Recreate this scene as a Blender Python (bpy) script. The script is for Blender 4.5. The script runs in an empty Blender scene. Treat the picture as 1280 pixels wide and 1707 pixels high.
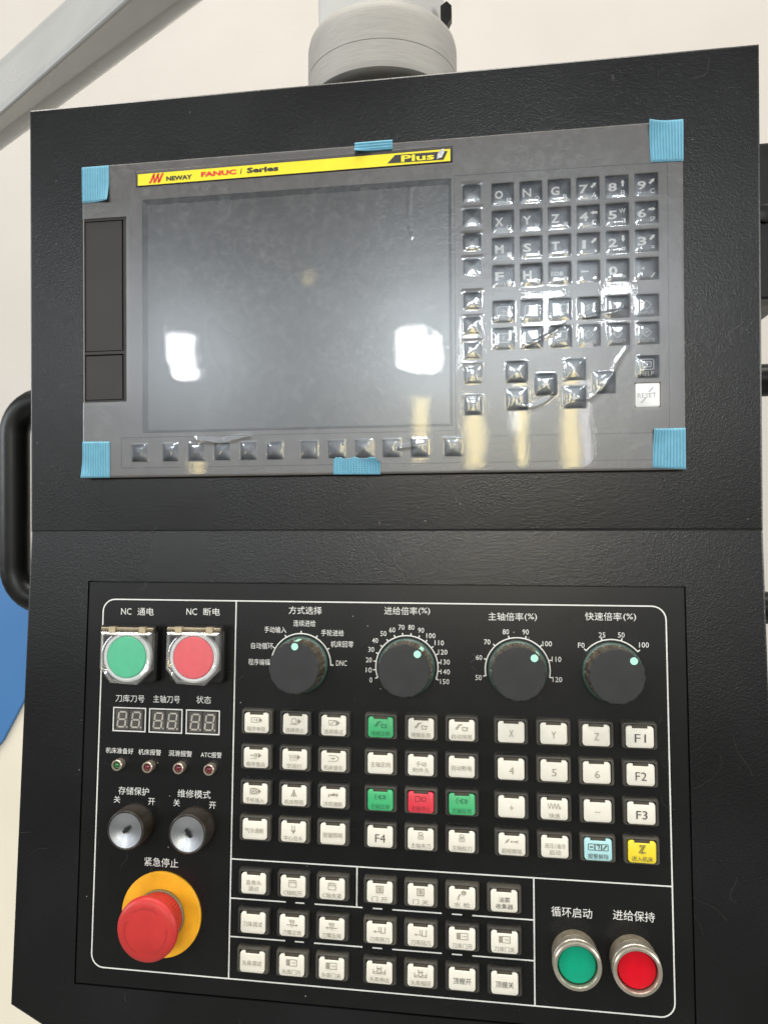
import bpy, bmesh, math, random
import numpy as np
from mathutils import Matrix, Vector
random.seed(5)
S = bpy.context.scene
COL = S.collection
MM = 0.001
TH = 0.06775          # tilt of the lower (key) panel against the upright screen panel
VH = -0.14661         # height of the bend between the two panels
PSI = -0.0018

# ------------------------------------------------------------------ camera
cam = bpy.data.cameras.new('camera'); cam.sensor_fit = 'HORIZONTAL'; cam.sensor_width = 36
cam.lens = 36 * 1200 / 1280
cam.clip_start = 0.01; cam.clip_end = 60
co = bpy.data.objects.new('camera', cam); COL.objects.link(co)
# rows: right, down, forward in panel axes (u right, v up, w out); world = (u, -w, v)
R3 = [[0.9902450, -0.0057876, -0.1392172], [-0.0066365, -0.9999621, -0.0056336], [-0.1391793, 0.0065026, -0.9902458]]
tw = lambda a: Vector((a[0], -a[2], a[1]))
cr, cd, cf = (tw(a).normalized() for a in R3)
cm = Matrix((cr, -cd, -cf)).transposed().to_4x4()
cm.translation = Vector((0.07709, -0.47297, -0.13710))
co.matrix_world = cm
S.camera = co

# ------------------------------------------------------------------ light
world = bpy.data.worlds.new('World'); S.world = world; world.use_nodes = True
wn = world.node_tree.nodes; wl = world.node_tree.links
bg = wn['Background']
tc = wn.new('ShaderNodeTexCoord'); sx = wn.new('ShaderNodeSeparateXYZ'); rp = wn.new('ShaderNodeValToRGB')
mr = wn.new('ShaderNodeMapRange'); mr.inputs[1].default_value = -1; mr.inputs[2].default_value = 1
wl.new(tc.outputs['Generated'], sx.inputs[0]); wl.new(sx.outputs['Z'], mr.inputs[0]); wl.new(mr.outputs[0], rp.inputs[0])
wl.new(rp.outputs[0], bg.inputs['Color'])
# a factory hall: dark floor, pale band of walls and windows, dim roof with rows of lamps
els = [(0.0, (.75, .72, .66)), (0.18, (.50, .48, .44)), (0.30, (.19, .185, .17)), (0.40, (.17, .165, .15)), (0.475, (.30, .295, .28)), (0.53, (1.15, 1.17, 1.2)), (0.60, (1.75, 1.8, 1.88)), (0.65, (1.25, 1.28, 1.33)),
       (0.695, (.24, .24, .24)), (1.0, (.36, .35, .33))]
while len(rp.color_ramp.elements) < len(els): rp.color_ramp.elements.new(0.5)
for e, (p, c) in zip(rp.color_ramp.elements, els): e.position = p; e.color = (*c, 1)
bg.inputs['Strength'].default_value = 1.0

def area(name, pos, target, w, h, rad, color=(1, 1, 1)):
    L = bpy.data.lights.new(name, 'AREA'); L.shape = 'RECTANGLE'; L.size = w; L.size_y = h
    L.energy = rad * math.pi * w * h; L.color = color
    o = bpy.data.objects.new(name, L); COL.objects.link(o)
    o.location = pos
    o.rotation_euler = (Vector(target) - Vector(pos)).to_track_quat('-Z', 'Y').to_euler()
    return o
WARM = (1, .80, .33)
# hall windows and lamps behind the photographer
for pos, w, h, rad, c in [((-2.08, -4.48, 1.085), .15, .215, 150, (.93, .97, 1)), ((-2.05, -4.48, .925), .125, .055, 120, (.95, .97, 1)),
        ((-.40, -4.87, 1.08), .25, .205, 140, (.93, .97, 1)), ((-.45, -4.87, 1.24), .15, .045, 90, (.95, .97, 1)),
        ((.50, -4.81, 1.31), .25, .32, 110, (.93, .97, 1)), ((1.01, -4.75, 1.43), .165, .07, 75, (.95, .97, 1)), ((1.03, -4.75, 1.345), .14, .035, 75, (.95, .97, 1)), ((.99, -4.75, 1.275), .16, .055, 75, (.95, .97, 1)),
        ((-.02, -4.87, 1.12), .1, .32, 55, (.95, .97, 1)), ((-1.16, -4.61, 1.62), .037, .10, 9, WARM),
        ((-.41, -4.95, .52), .13, .5, 17, WARM), ((0, -4.97, .49), .105, .56, 20, WARM), ((.36, -4.96, .57), .075, .62, 22, WARM),
        ((.30, -4.96, .66), .06, .36, 18, (1, .97, .93)), ((.70, -4.93, .56), .12, .66, 20, WARM), ((.82, -4.93, .56), .07, .6, 14, (.98, .93, 1)),
        ((-2.04, -4.61, .25), .08, .18, 16, WARM)]:
    area('hall_lamp', pos, (0, 0, -.1), w, h, rad, c)
# roof lamps
for x, y, e in [(-1.3, -.55, 18), (.1, -.62, 18), (1.6, -.5, 14)]:
    area('roof_lamp', (x, y, 2.5), (x * .3, 0, -.1), 1.1, .7, e, (1, .95, .86))
# added side fill lights, unseen sources for front brightness and knob gloss
area('side_fill', (-4.2, -1.7, .8), (0, 0, 0), 2.2, 1.8, 8, (.95, .98, 1))
area('side_fill', (4.0, -1.5, .7), (0, 0, 0), 2.0, 1.8, 7, (1, .97, .92))

S.view_settings.view_transform = 'Standard'; S.view_settings.look = 'None'
S.view_settings.exposure = -0.24; S.view_settings.gamma = 1; S.view_settings.use_curve_mapping = False
S.render.engine = 'CYCLES'
S.cycles.use_denoising = True
S.cycles.max_bounces = 10; S.cycles.transparent_max_bounces = 16

# ------------------------------------------------------------------ materials
class NT:
    def __init__(s, name):
        s.m = bpy.data.materials.new(name); s.m.use_nodes = True
        s.t = s.m.node_tree; s.p = s.t.nodes['Principled BSDF']; s.out = s.t.nodes['Material Output']
    def n(s, k, **kw):
        a = s.t.nodes.new('ShaderNode' + k)
        for q, v in kw.items(): setattr(a, q, v)
        return a
    def l(s, a, b): s.t.links.new(a, b)
    def coord(s, scale=1.0, kind='Object'):
        c = s.n('TexCoord'); m = s.n('Mapping')
        sc = scale if isinstance(scale, tuple) else (scale,) * 3
        m.inputs['Scale'].default_value = sc
        s.l(c.outputs[kind], m.inputs[0]); return m.outputs[0]
    def noise(s, v, scale, detail=3, rough=.5):
        a = s.n('TexNoise'); a.inputs['Scale'].default_value = scale; a.inputs['Detail'].default_value = detail
        a.inputs['Roughness'].default_value = rough; s.l(v, a.inputs['Vector']); return a.outputs['Fac']
    def ramp(s, v, stops):
        r = s.n('ValToRGB')
        while len(r.color_ramp.elements) < len(stops): r.color_ramp.elements.new(.5)
        for e, (p, c) in zip(r.color_ramp.elements, stops):
            e.position = p; e.color = (*(c if isinstance(c, tuple) else (c,) * 3), 1)
        s.l(v, r.inputs[0]); return r.outputs[0]
    def math(s, op, a, b):
        m = s.n('Math', operation=op)
        for i, x in enumerate((a, b)):
            if isinstance(x, (int, float)): m.inputs[i].default_value = x
            else: s.l(x, m.inputs[i])
        return m.outputs[0]
    def mix(s, f, a, b):
        m = s.n('Mix', data_type='RGBA')
        if isinstance(f, (int, float)): m.inputs[0].default_value = f
        else: s.l(f, m.inputs[0])
        for i, x in ((6, a), (7, b)):
            if isinstance(x, tuple): m.inputs[i].default_value = (*x, 1)
            else: s.l(x, m.inputs[i])
        return m.outputs[2]
    def bump(s, h, strength, dist):
        b = s.n('Bump'); b.inputs['Strength'].default_value = strength; b.inputs['Distance'].default_value = dist
        s.l(h, b.inputs['Height']); return b.outputs[0]
    def specks(s, v, scale, cut=.06, thin=.72):
        """sparse dust specks: 1 on a speck, 0 elsewhere"""
        a = s.n('TexVoronoi'); a.inputs['Scale'].default_value = scale; s.l(v, a.inputs['Vector'])
        d = s.math('LESS_THAN', a.outputs['Distance'], cut)
        sp = s.n('SeparateColor'); s.l(a.outputs['Color'], sp.inputs[0])
        return s.math('MULTIPLY', d, s.math('GREATER_THAN', sp.outputs[0], thin))

def simple(name, col, rough=.5, metal=0, spec=.5, var=.12, vscale=150, coat=0):
    m = NT(name); v = m.coord()
    f = m.noise(v, vscale, 4)
    lo = tuple(max(0, c * (1 - var)) for c in col); hi = tuple(min(1, c * (1 + var)) for c in col)
    m.l(m.ramp(f, [(.3, lo), (.7, hi)]), m.p.inputs['Base Color'])
    if name.endswith('key_plastic'):
        oi = m.n('ObjectInfo'); mx = m.mix(m.math('MULTIPLY', oi.outputs['Random'], .10), m.p.inputs['Base Color'].links[0].from_socket, (.42, .38, .28))
        gr = m.ramp(m.noise(m.coord(1.0), 70, 5, .65), [(.52, 0), (.75, .14)])
        m.l(m.mix(gr, mx, (.30, .27, .20)), m.p.inputs['Base Color'])
    m.l(m.ramp(m.noise(v, vscale * .6, 3), [(.3, max(0, rough - .06)), (.7, min(1, rough + .06))]), m.p.inputs['Roughness'])
    m.p.inputs['Metallic'].default_value = metal
    m.p.inputs['Specular IOR Level'].default_value = spec
    m.p.inputs['Coat Weight'].default_value = coat
    return m.m

def mat_housing():
    m = NT('black_textured_paint'); v = m.coord()
    vo = m.n('TexVoronoi'); vo.feature = 'SMOOTH_F1'; vo.inputs['Scale'].default_value = 950
    nz = m.n('TexNoise'); nz.inputs['Scale'].default_value = 300; nz.inputs['Detail'].default_value = 4; m.l(v, nz.inputs['Vector'])
    mx = m.n('Mix', data_type='VECTOR'); mx.inputs[0].default_value = .004
    m.l(v, mx.inputs[4]); m.l(nz.outputs['Color'], mx.inputs[5]); m.l(mx.outputs[1], vo.inputs['Vector'])
    h = m.math('ADD', vo.outputs['Distance'], m.math('MULTIPLY', m.noise(v, 900, 4), .55))
    m.l(m.bump(h, .32, .0003), m.p.inputs['Normal'])
    big = m.noise(v, 9, 4)
    base = m.ramp(big, [(.35, (.0056, .0060, .0062)), (.7, (.0086, .0095, .0100))])
    dust = m.specks(v, 130, .05, .93)
    dust2 = m.specks(v, 420, .10, .90)
    # fine scratches
    sc = m.n('TexWave'); sc.inputs['Scale'].default_value = 9; sc.inputs['Distortion'].default_value = 34; sc.inputs['Detail'].default_value = 3
    m.l(m.coord((1, 1, 1)), sc.inputs['Vector'])
    scr = m.math('MULTIPLY', m.math('GREATER_THAN', sc.outputs['Fac'], .9993), m.math('GREATER_THAN', m.noise(v, 26, 3), .60))
    c = m.mix(m.math('MULTIPLY', dust2, .06), base, (.3, .3, .3))
    c = m.mix(m.math('MULTIPLY', dust, .5), c, (.42, .40, .37))
    c = m.mix(m.math('MULTIPLY', scr, .045), c, (.5, .48, .45))
    m.l(c, m.p.inputs['Base Color'])
    m.l(m.ramp(big, [(.3, .24), (.7, .31)]), m.p.inputs['Roughness'])
    m.p.inputs['Specular IOR Level'].default_value = .42
    return m.m

def mat_plate():
    m = NT('satin_black_overlay'); v = m.coord()
    big = m.noise(v, 12, 5, .6)
    base = m.ramp(big, [(.3, (.0068, .0072, .0074)), (.7, (.0095, .0099, .0100))])
    dust = m.specks(v, 105, .045, .86); d2 = m.specks(v, 300, .09, .93)
    sc = m.n('TexWave'); sc.inputs['Scale'].default_value = 11; sc.inputs['Distortion'].default_value = 25; sc.inputs['Detail'].default_value = 2
    m.l(m.coord((1, 1.7, 1)), sc.inputs['Vector'])
    scr = m.math('MULTIPLY', m.math('GREATER_THAN', sc.outputs['Fac'], .9994), m.math('GREATER_THAN', m.noise(v, 30, 3), .62))
    c = m.mix(m.math('MULTIPLY', d2, .12), base, (.3, .3, .3))
    c = m.mix(m.math('MULTIPLY', dust, .55), c, (.5, .48, .45))
    c = m.mix(m.math('MULTIPLY', scr, .05), c, (.5, .5, .5))
    m.l(c, m.p.inputs['Base Color'])
    m.l(m.ramp(big, [(.3, .25), (.7, .30)]), m.p.inputs['Roughness'])
    m.p.inputs['Specular IOR Level'].default_value = .36
    return m.m

def mat_film():
    """thin clear protective film: see-through, glossy, a little milky, with rings where it clings"""
    m = NT('clear_protective_film'); v = m.coord()
    # cling rings
    vo = m.n('TexVoronoi'); vo.inputs['Scale'].default_value = 115; vo.inputs['Randomness'].default_value = .9
    wob = m.n('TexNoise'); wob.inputs['Scale'].default_value = 90; wob.inputs['Detail'].default_value = 3; m.l(v, wob.inputs['Vector'])
    mx = m.n('Mix', data_type='VECTOR'); mx.inputs[0].default_value = .010
    m.l(v, mx.inputs[4]); m.l(wob.outputs['Color'], mx.inputs[5]); m.l(mx.outputs[1], vo.inputs['Vector'])
    rings = m.ramp(vo.outputs['Distance'], [(.33, 0), (.41, 1), (.49, 0)])
    patch = m.ramp(m.noise(v, 17, 3), [(.37, 0), (.58, 1)])
    rg = m.math('MULTIPLY', rings, patch)
    streak = m.noise(m.coord((160, 60, 60)), 1.0, 5, .65)
    crumple = m.noise(v, 420, 6, .65)
    h = m.math('ADD', m.math('MULTIPLY', rg, .12), m.math('MULTIPLY', crumple, .35))
    b1 = m.bump(h, .18, .00012)
    b2 = m.bump(h, .55, .00025)
    tr = m.n('BsdfTransparent'); tr.inputs[0].default_value = (.95, .955, .96, 1)
    df = m.n('BsdfDiffuse'); df.inputs[0].default_value = (.78, .78, .78, 1); m.l(b2, df.inputs['Normal'])
    g1 = m.n('BsdfGlossy'); g1.inputs['Roughness'].default_value = .022; m.l(b1, g1.inputs['Normal'])
    g2 = m.n('BsdfGlossy'); g2.inputs['Roughness'].default_value = .26; m.l(b2, g2.inputs['Normal']); g2.inputs[0].default_value = (.86, .94, 1.0, 1)
    milk = m.ramp(m.math('ADD', m.math('MULTIPLY', streak, .6), m.math('MULTIPLY', m.noise(v, 30, 5, .6), .4)), [(.3, .003), (.7, .019)])
    milk = m.math('ADD', milk, m.math('MULTIPLY', rg, .034))
    milk = m.math('ADD', milk, m.math('MULTIPLY', m.math('SUBTRACT', m.noise(v, 150, 5, .7), .5), .20))
    milk = m.math('MAXIMUM', milk, .002)
    m1 = m.n('MixShader'); m.l(milk, m1.inputs[0]); m.l(tr.outputs[0], m1.inputs[1]); m.l(df.outputs[0], m1.inputs[2])
    m2 = m.n('MixShader'); m2.inputs[0].default_value = .062; m.l(m1.outputs[0], m2.inputs[1]); m.l(g2.outputs[0], m2.inputs[2])
    fr = m.n('Fresnel'); fr.inputs[0].default_value = 1.5; m.l(b1, fr.inputs['Normal'])
    m3 = m.n('MixShader'); m.l(fr.outputs[0], m3.inputs[0]); m.l(m2.outputs[0], m3.inputs[1]); m.l(g1.outputs[0], m3.inputs[2])
    m.l(m3.outputs[0], m.out.inputs['Surface'])
    return m.m

def mat_clear(name, tint, milk):
    m = NT(name)
    tr = m.n('BsdfTransparent'); tr.inputs[0].default_value = (*tint, 1)
    df = m.n('BsdfDiffuse'); df.inputs[0].default_value = (.8, .8, .78, 1)
    g1 = m.n('BsdfGlossy'); g1.inputs['Roughness'].default_value = .06
    m1 = m.n('MixShader'); m1.inputs[0].default_value = milk; m.l(tr.outputs[0], m1.inputs[1]); m.l(df.outputs[0], m1.inputs[2])
    lw = m.n('LayerWeight'); lw.inputs[0].default_value = .35
    f = m.math('ADD', m.math('MULTIPLY', lw.outputs['Facing'], .45), .05)
    m3 = m.n('MixShader'); m.l(f, m3.inputs[0]); m.l(m1.outputs[0], m3.inputs[1]); m.l(g1.outputs[0], m3.inputs[2])
    m.l(m3.outputs[0], m.out.inputs['Surface'])
    return m.m

def mat_wall():
    m = NT('cream_painted_wall'); v = m.coord()
    m.l(m.ramp(m.noise(v, 1.6, 5, .6), [(.3, (.475, .448, .41)), (.7, (.515, .492, .458))]), m.p.inputs['Base Color'])
    m.p.inputs['Roughness'].default_value = .75
    m.l(m.bump(m.noise(v, 60, 4), .1, .004), m.p.inputs['Normal'])
    return m.m

def mat_brushed(name, col, rough, stretch=(60, 60, 900)):
    m = NT(name); v = m.coord(stretch)
    st = m.noise(v, 1, 5, .7)
    m.l(m.ramp(st, [(.3, tuple(c * .80 for c in col)), (.7, tuple(c * 1.06 for c in col))]), m.p.inputs['Base Color'])
    m.p.inputs['Metallic'].default_value = .35
    m.l(m.ramp(st, [(.3, rough - .08), (.7, rough + .1)]), m.p.inputs['Roughness'])
    m.l(m.bump(st, .25, .0005), m.p.inputs['Normal'])
    return m.m

M = {
 'housing': mat_housing(), 'plate': mat_plate(), 'film': mat_film(), 'wall': mat_wall(),
 'bezel': simple('grey_bezel_plastic', (.205, .184, .170), .5, var=.06, vscale=60),
 'bezel_dark': simple('dark_grey_plastic', (.075, .07, .066), .45, var=.05, vscale=40),
 'plate_frame': simple('charcoal_plate_frame', (.022, .022, .023), .45),
 'slot': simple('brown_grey_plastic', (.034, .032, .030), .42, spec=.28, var=.06, vscale=30),
 'black': simple('black_plastic', (.008, .008, .008), .42, spec=.3, var=.2),
 'gap': simple('dark_gap', (.004, .004, .004), .8),
 'keyframe': simple('black_key_plastic', (.022, .021, .019), .5, var=.2, vscale=220),
 'screen': simple('switched_off_screen', (.094, .091, .084), .30, var=.1, vscale=25),
 'navy': simple('navy_key_foil', (.008, .012, .023), .32, spec=.25, var=.2),
 'white_cap': simple('cream_key_plastic', (.76, .73, .635), .42, var=.03, vscale=90),
 'green_cap': simple('green_key_plastic', (.05, .42, .16), .38, var=.06),
 'red_cap': simple('red_key_plastic', (.66, .035, .06), .38, var=.06),
 'blue_cap': simple('pale_blue_key_plastic', (.40, .70, .72), .42, var=.04),
 'yellow_cap': simple('yellow_key_plastic', (.84, .66, .01), .40, var=.04),
 'reset_cap': simple('white_key_foil', (.86, .87, .86), .4, var=.03),
 'slotled': simple('smoked_lamp_window', (.055, .046, .034), .4, var=.2),
 'print': simple('white_print', (.74, .74, .70), .6, var=.06, vscale=700),
 'key_print': simple('white_key_print', (.93, .93, .91), .6, var=.03),
 'soft': simple('slate_soft_key_foil', (.028, .033, .046), .35, var=.2),
 'print_grey': simple('grey_print', (.40, .41, .43), .6, var=.06, vscale=700),
 'ink': simple('brown_ink', (.30, .27, .22), .6, var=.2, vscale=900),
 'ink_dark': simple('black_ink', (.07, .065, .06), .6, var=.2, vscale=900),
 'ink_green': simple('dark_green_ink', (.022, .16, .07), .6, var=.2, vscale=900),
 'ink_red': simple('dark_red_ink', (.26, .02, .03), .6, var=.2, vscale=900),
 'yellow': simple('yellow_label', (.83, .70, .015), .4, var=.04, vscale=60),
 'red_print': simple('red_print', (.66, .03, .02), .5),
 'black_print': simple('black_print', (.02, .02, .02), .45),
 'silver': simple('peeling_silver_foil', (.55, .55, .53), .35, metal=.5, var=.3, vscale=500),
 'estop_red': simple('red_mushroom_plastic', (.50, .031, .027), .45, spec=.4, var=.16, vscale=40),
 'estop_groove': simple('dark_red_groove', (.36, .03, .03), .55),
 'estop_yellow': simple('yellow_disc_plastic', (.82, .40, .013), .45, var=.2, vscale=45),
 'estop_collar': simple('olive_grey_collar', (.20, .17, .09), .5),
 'pow_green': simple('pastel_green_button', (.085, .60, .34), .4, var=.05),
 'pow_red': simple('pastel_red_button', (.86, .125, .15), .4, var=.05),
 'pale_ring': simple('pale_ring_plastic', (.80, .84, .86), .3, var=.05),
 'cover': mat_clear('clear_button_cover', (.97, .97, .96), .03),
 'cover_edge': mat_clear('frosted_cover_edge', (.95, .95, .93), .17),
 'brass': simple('dull_brass', (.52, .43, .28), .35, metal=.7, var=.2),
 'bronze': simple('bronze_bar', (.23, .19, .13), .35, metal=.6, var=.25),
 'steel': simple('satin_steel', (.46, .485, .51), .28, metal=.85, var=.1, vscale=60),
 'keybody': simple('brown_black_bakelite', (.024, .019, .014), .42, var=.3),
 'knob': simple('charcoal_knob_face', (.030, .031, .032), .5, spec=.3, var=.12, vscale=80),
 'knobside': simple('glossy_knob_flutes', (.075, .062, .042), .30, var=.3),
 'mint': simple('mint_pointer', (.42, .80, .66), .5, var=.04),
 'teal_edge': simple('greenish_skirt_edge', (.035, .085, .07), .3, var=.1),
 'lamp_ring': simple('worn_chrome_ring', (.60, .52, .42), .3, metal=.8, var=.2),
 'lamp_green': simple('green_lamp_lens', (.012, .13, .03), .2, coat=.5),
 'lamp_red': simple('red_lamp_lens', (.14, .006, .02), .2, coat=.5),
 'start_base': simple('knurled_bronze_base', (.30, .26, .19), .42, metal=.5, var=.25, vscale=300),
 'start_ring': simple('nickel_ring', (.50, .46, .38), .30, metal=.7, var=.12),
 'start_green': simple('emerald_lens', (.0, .34, .19), .25, coat=.4, var=.06),
 'start_red': simple('scarlet_lens', (.66, .0, .012), .25, coat=.4, var=.06),
 'digit_cell': simple('grey_display_cell', (.085, .078, .070), .35),
 'digit_bg': simple('smoked_display', (.030, .028, .027), .3),
 'segment': simple('unlit_segment', (.46, .43, .37), .5),
 'tape': simple('light_blue_foam', (.155, .40, .53), .7, var=.06, vscale=200),
 'arm': mat_brushed('brushed_casting', (.36, .35, .325), .62),
 'armtube': simple('grey_white_paint', (.47, .47, .455), .45, var=.04, vscale=20),
 'beam': simple('grey_beam_paint', (.37, .375, .37), .24, var=.05, vscale=14),
 'blue': simple('blue_machine_paint', (.055, .185, .43), .45, var=.06, vscale=6),
 'cream': simple('cream_machine_paint', (.80, .74, .60), .5, var=.04, vscale=6),
 'rubber': simple('black_rubber', (.007, .007, .0065), .36, spec=.28, var=.2),
}

# ------------------------------------------------------------------ mesh helpers (millimetres in panel axes: x right, y up, z out)
class MB:
    def __init__(s): s.v = []; s.f = []; s.k = []; s.mat = 0
    def add(s, vs, fs):
        o = len(s.v); s.v += [tuple(p) for p in vs]
        for f in fs: s.f.append(tuple(i + o for i in f)); s.k.append(s.mat)
        return s
    def loft(s, rings, cap0=False, cap1=True, closed=True):
        n = len(rings[0]); vs = [p for r in rings for p in r]; fs = []
        for i in range(len(rings) - 1):
            for j in range(n if closed else n - 1):
                a = i * n + j; b = i * n + (j + 1) % n
                fs.append((a, b, b + n, a + n))
        if cap0: fs.append(tuple(reversed(range(n))))
        if cap1: fs.append(tuple(range((len(rings) - 1) * n, len(rings) * n)))
        return s.add(vs, fs)
    def lathe(s, prof, n=40, c=(0, 0), cap0=False, cap1=True):
        rings = [[(c[0] + r * math.cos(2 * math.pi * k / n), c[1] + r * math.sin(2 * math.pi * k / n), z) for k in range(n)] for r, z in prof]
        return s.loft(rings, cap0, cap1)
    def box(s, x0, x1, y0, y1, z0, z1):
        vs = [(x, y, z) for z in (z0, z1) for y in (y0, y1) for x in (x0, x1)]
        return s.add(vs, [(0, 2, 3, 1), (4, 5, 7, 6), (0, 1, 5, 4), (2, 6, 7, 3), (0, 4, 6, 2), (1, 3, 7, 5)])
    def quad(s, x0, x1, y0, y1, z): return s.add([(x0, y0, z), (x1, y0, z), (x1, y1, z), (x0, y1, z)], [(0, 1, 2, 3)])
    def stroke(s, pts, w, z, closed=False):
        pts = [Vector(p) for p in pts]; n = len(pts); L = []; Rr = []
        for i in range(n):
            if closed: a = pts[i - 1]; b = pts[(i + 1) % n]
            else: a = pts[max(i - 1, 0)]; b = pts[min(i + 1, n - 1)]
            d1 = (pts[i] - a); d2 = (b - pts[i])
            d1 = d1.normalized() if d1.length > 1e-9 else d2.normalized(); d2 = d2.normalized() if d2.length > 1e-9 else d1
            t = (d1 + d2); t = t.normalized() if t.length > 1e-6 else d1
            nn = Vector((-t.y, t.x)); k = 1 / max(.5, abs(nn.dot(Vector((-d1.y, d1.x)))))
            L.append(pts[i] + nn * w / 2 * k); Rr.append(pts[i] - nn * w / 2 * k)
        vs = [(p.x, p.y, z) for p in L] + [(p.x, p.y, z) for p in Rr]
        m = n if closed else n - 1
        return s.add(vs, [(i, n + i, n + (i + 1) % n, (i + 1) % n) for i in range(m)])
    def poly(s, pts, z): return s.add([(x, y, z) for x, y in pts], [tuple(range(len(pts)))])
    def prism(s, pts, z0, z1, bev=.3):
        c = Vector((sum(p[0] for p in pts) / len(pts), sum(p[1] for p in pts) / len(pts)))
        def ins(d): return inset(pts, d)
        return s.loft([[(x, y, z0) for x, y in pts], [(x, y, z1 - bev) for x, y in pts], [(x, y, z1) for x, y in ins(bev)]])
    def mesh(s, name, smooth=None):
        m = bpy.data.meshes.new(name)
        m.from_pydata([(x * MM, y * MM, z * MM) for x, y, z in s.v], [], s.f)
        if any(s.k): m.polygons.foreach_set('material_index', s.k)
        if smooth is not None:
            m.polygons.foreach_set('use_smooth', [True] * len(m.polygons))
            m.set_sharp_from_angle(angle=math.radians(smooth))
        m.update(); return m

def inset(pts, d):
    n = len(pts); out = []
    for i in range(n):
        p = Vector(pts[i]); a = (p - Vector(pts[i - 1])).normalized(); b = (Vector(pts[(i + 1) % n]) - p).normalized()
        na = Vector((-a.y, a.x)); nb = Vector((-b.y, b.x)); m = na + nb
        k = d / max(.35, (1 + na.dot(nb)) / 2) / 2
        out.append(tuple(p + m * k))
    return out
def rrect(w, h, r, n=4, c=(0, 0)):
    pts = []
    for cx, cy, a0 in ((w / 2 - r, h / 2 - r, 0), (-w / 2 + r, h / 2 - r, 90), (-w / 2 + r, -h / 2 + r, 180), (w / 2 - r, -h / 2 + r, 270)):
        for k in range(n + 1):
            a = math.radians(a0 + 90 * k / n); pts.append((c[0] + cx + r * math.cos(a), c[1] + cy + r * math.sin(a)))
    return pts
def at_z(pts, z): return [(x, y, z) for x, y in pts]
def rect_holes(mb, x0, x1, y0, y1, holes, z, depth=None):
    """front sheet with rectangular openings and their walls"""
    xs = sorted({x0, x1, *[h[0] for h in holes], *[h[1] for h in holes]}); ys = sorted({y0, y1, *[h[2] for h in holes], *[h[3] for h in holes]})
    for i in range(len(xs) - 1):
        for j in range(len(ys) - 1):
            cx = (xs[i] + xs[i + 1]) / 2; cy = (ys[j] + ys[j + 1]) / 2
            if not any(h[0] < cx < h[1] and h[2] < cy < h[3] for h in holes): mb.quad(xs[i], xs[i + 1], ys[j], ys[j + 1], z)
    if depth:
        for a, b, c, d in holes:
            mb.add([(a, c, z), (b, c, z), (b, d, z), (a, d, z), (a, c, z - depth), (b, c, z - depth), (b, d, z - depth), (a, d, z - depth)],
                   [(0, 4, 5, 1), (1, 5, 6, 2), (2, 6, 7, 3), (3, 7, 4, 0)])

UP = Matrix.Rotation(math.pi / 2, 4, 'X')
LOW = Matrix.Translation((0, 0, VH)) @ Matrix.Rotation(math.pi / 2 - TH, 4, 'X') @ Matrix.Rotation(PSI, 4, 'Z')
def link(name, mesh, mats=None, parent=None, mat=None, label=None, cat=None, group=None, kind=None):
    o = bpy.data.objects.new(name, mesh)
    if mesh is not None and mats:
        for m in (mats if isinstance(mats, (list, tuple)) else [mats]):
            if m not in [x for x in mesh.materials]: mesh.materials.append(m)
    COL.objects.link(o)
    if parent: o.parent = parent
    if mat is not None: o.matrix_local = mat
    for k, v in (('label', label), ('category', cat), ('group', group), ('kind', kind)):
        if v: o[k] = v
    return o
def T(x, y, z=0): return Matrix.Translation((x * MM, y * MM, z * MM))

# ------------------------------------------------------------------ lettering
_cache = {}
def glyphs(txt, bold=0.0, shear=0.0, spacing=1.0):
    key = (txt, bold, shear, spacing)
    if key not in _cache:
        cu = bpy.data.curves.new('lettering', 'FONT'); cu.body = txt; cu.size = 1; cu.resolution_u = 2; cu.offset = bold
        cu.shear = shear; cu.space_character = spacing; cu.align_x = 'CENTER'; cu.space_line = .95
        ob = bpy.data.objects.new('lettering', cu); COL.objects.link(ob)
        dg = bpy.context.evaluated_depsgraph_get()
        me = bpy.data.meshes.new_from_object(ob.evaluated_get(dg))
        vs = [(v.co.x, v.co.y) for v in me.vertices]; fs = [tuple(p.vertices) for p in me.polygons]
        bpy.data.objects.remove(ob); bpy.data.curves.remove(cu); bpy.data.meshes.remove(me)
        _cache[key] = (vs, fs)
    return _cache[key]
def write(mb, txt, cx, cy, w=None, h=None, z=.12, bold=0.0, shear=0.0, spacing=1.0, rot=0.0):
    vs, fs = glyphs(txt, bold, shear, spacing)
    if not vs: return mb
    x0 = min(v[0] for v in vs); x1 = max(v[0] for v in vs); y0 = min(v[1] for v in vs); y1 = max(v[1] for v in vs)
    sy = h / (y1 - y0) if h else None; sx = w / (x1 - x0) if w else sy
    if sy is None: sy = sx
    c, s = math.cos(rot), math.sin(rot); out = []
    for x, y in vs:
        a = (x - (x0 + x1) / 2) * sx; b = (y - (y0 + y1) / 2) * sy
        out.append((cx + a * c - b * s, cy + a * s + b * c, z))
    return mb.add(out, fs)

# ================================================================== setting
wm = MB(); wm.quad(-3500, 3500, -3500, 3500, 0)
link('wall', wm.mesh('wall'), M['wall'], None, Matrix.Translation((0, 1.5, 0)) @ UP, kind='structure')

# machine guard behind the pendant (cream sheet metal with a blue field)
mg = bpy.data.objects.new('machine_guard', None); COL.objects.link(mg); mg.location = (-.5, .36, -1.2)
mg['label'] = 'blue and cream sheet metal machine guard beside the lower handle of the black panel'; mg['category'] = 'machine guard'
g = MB(); g.box(-330, 210, 0, 1001.5, -300, 0)
link('guard_panel', g.mesh('guard_panel'), M['cream'], mg, UP)
pts = [(-330, 1000)] + [(-330, 640)] + [(x, y) for x, y in ((-240, 652), (-120, 690), (-60, 742), (-23, 785), (8, 840), (30, 890), (48, 950), (60, 1000))]
g = MB(); g.prism(pts, 0.5, 4, 1.2)
link('blue_field', g.mesh('blue_field'), M['blue'], mg, UP)

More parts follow.
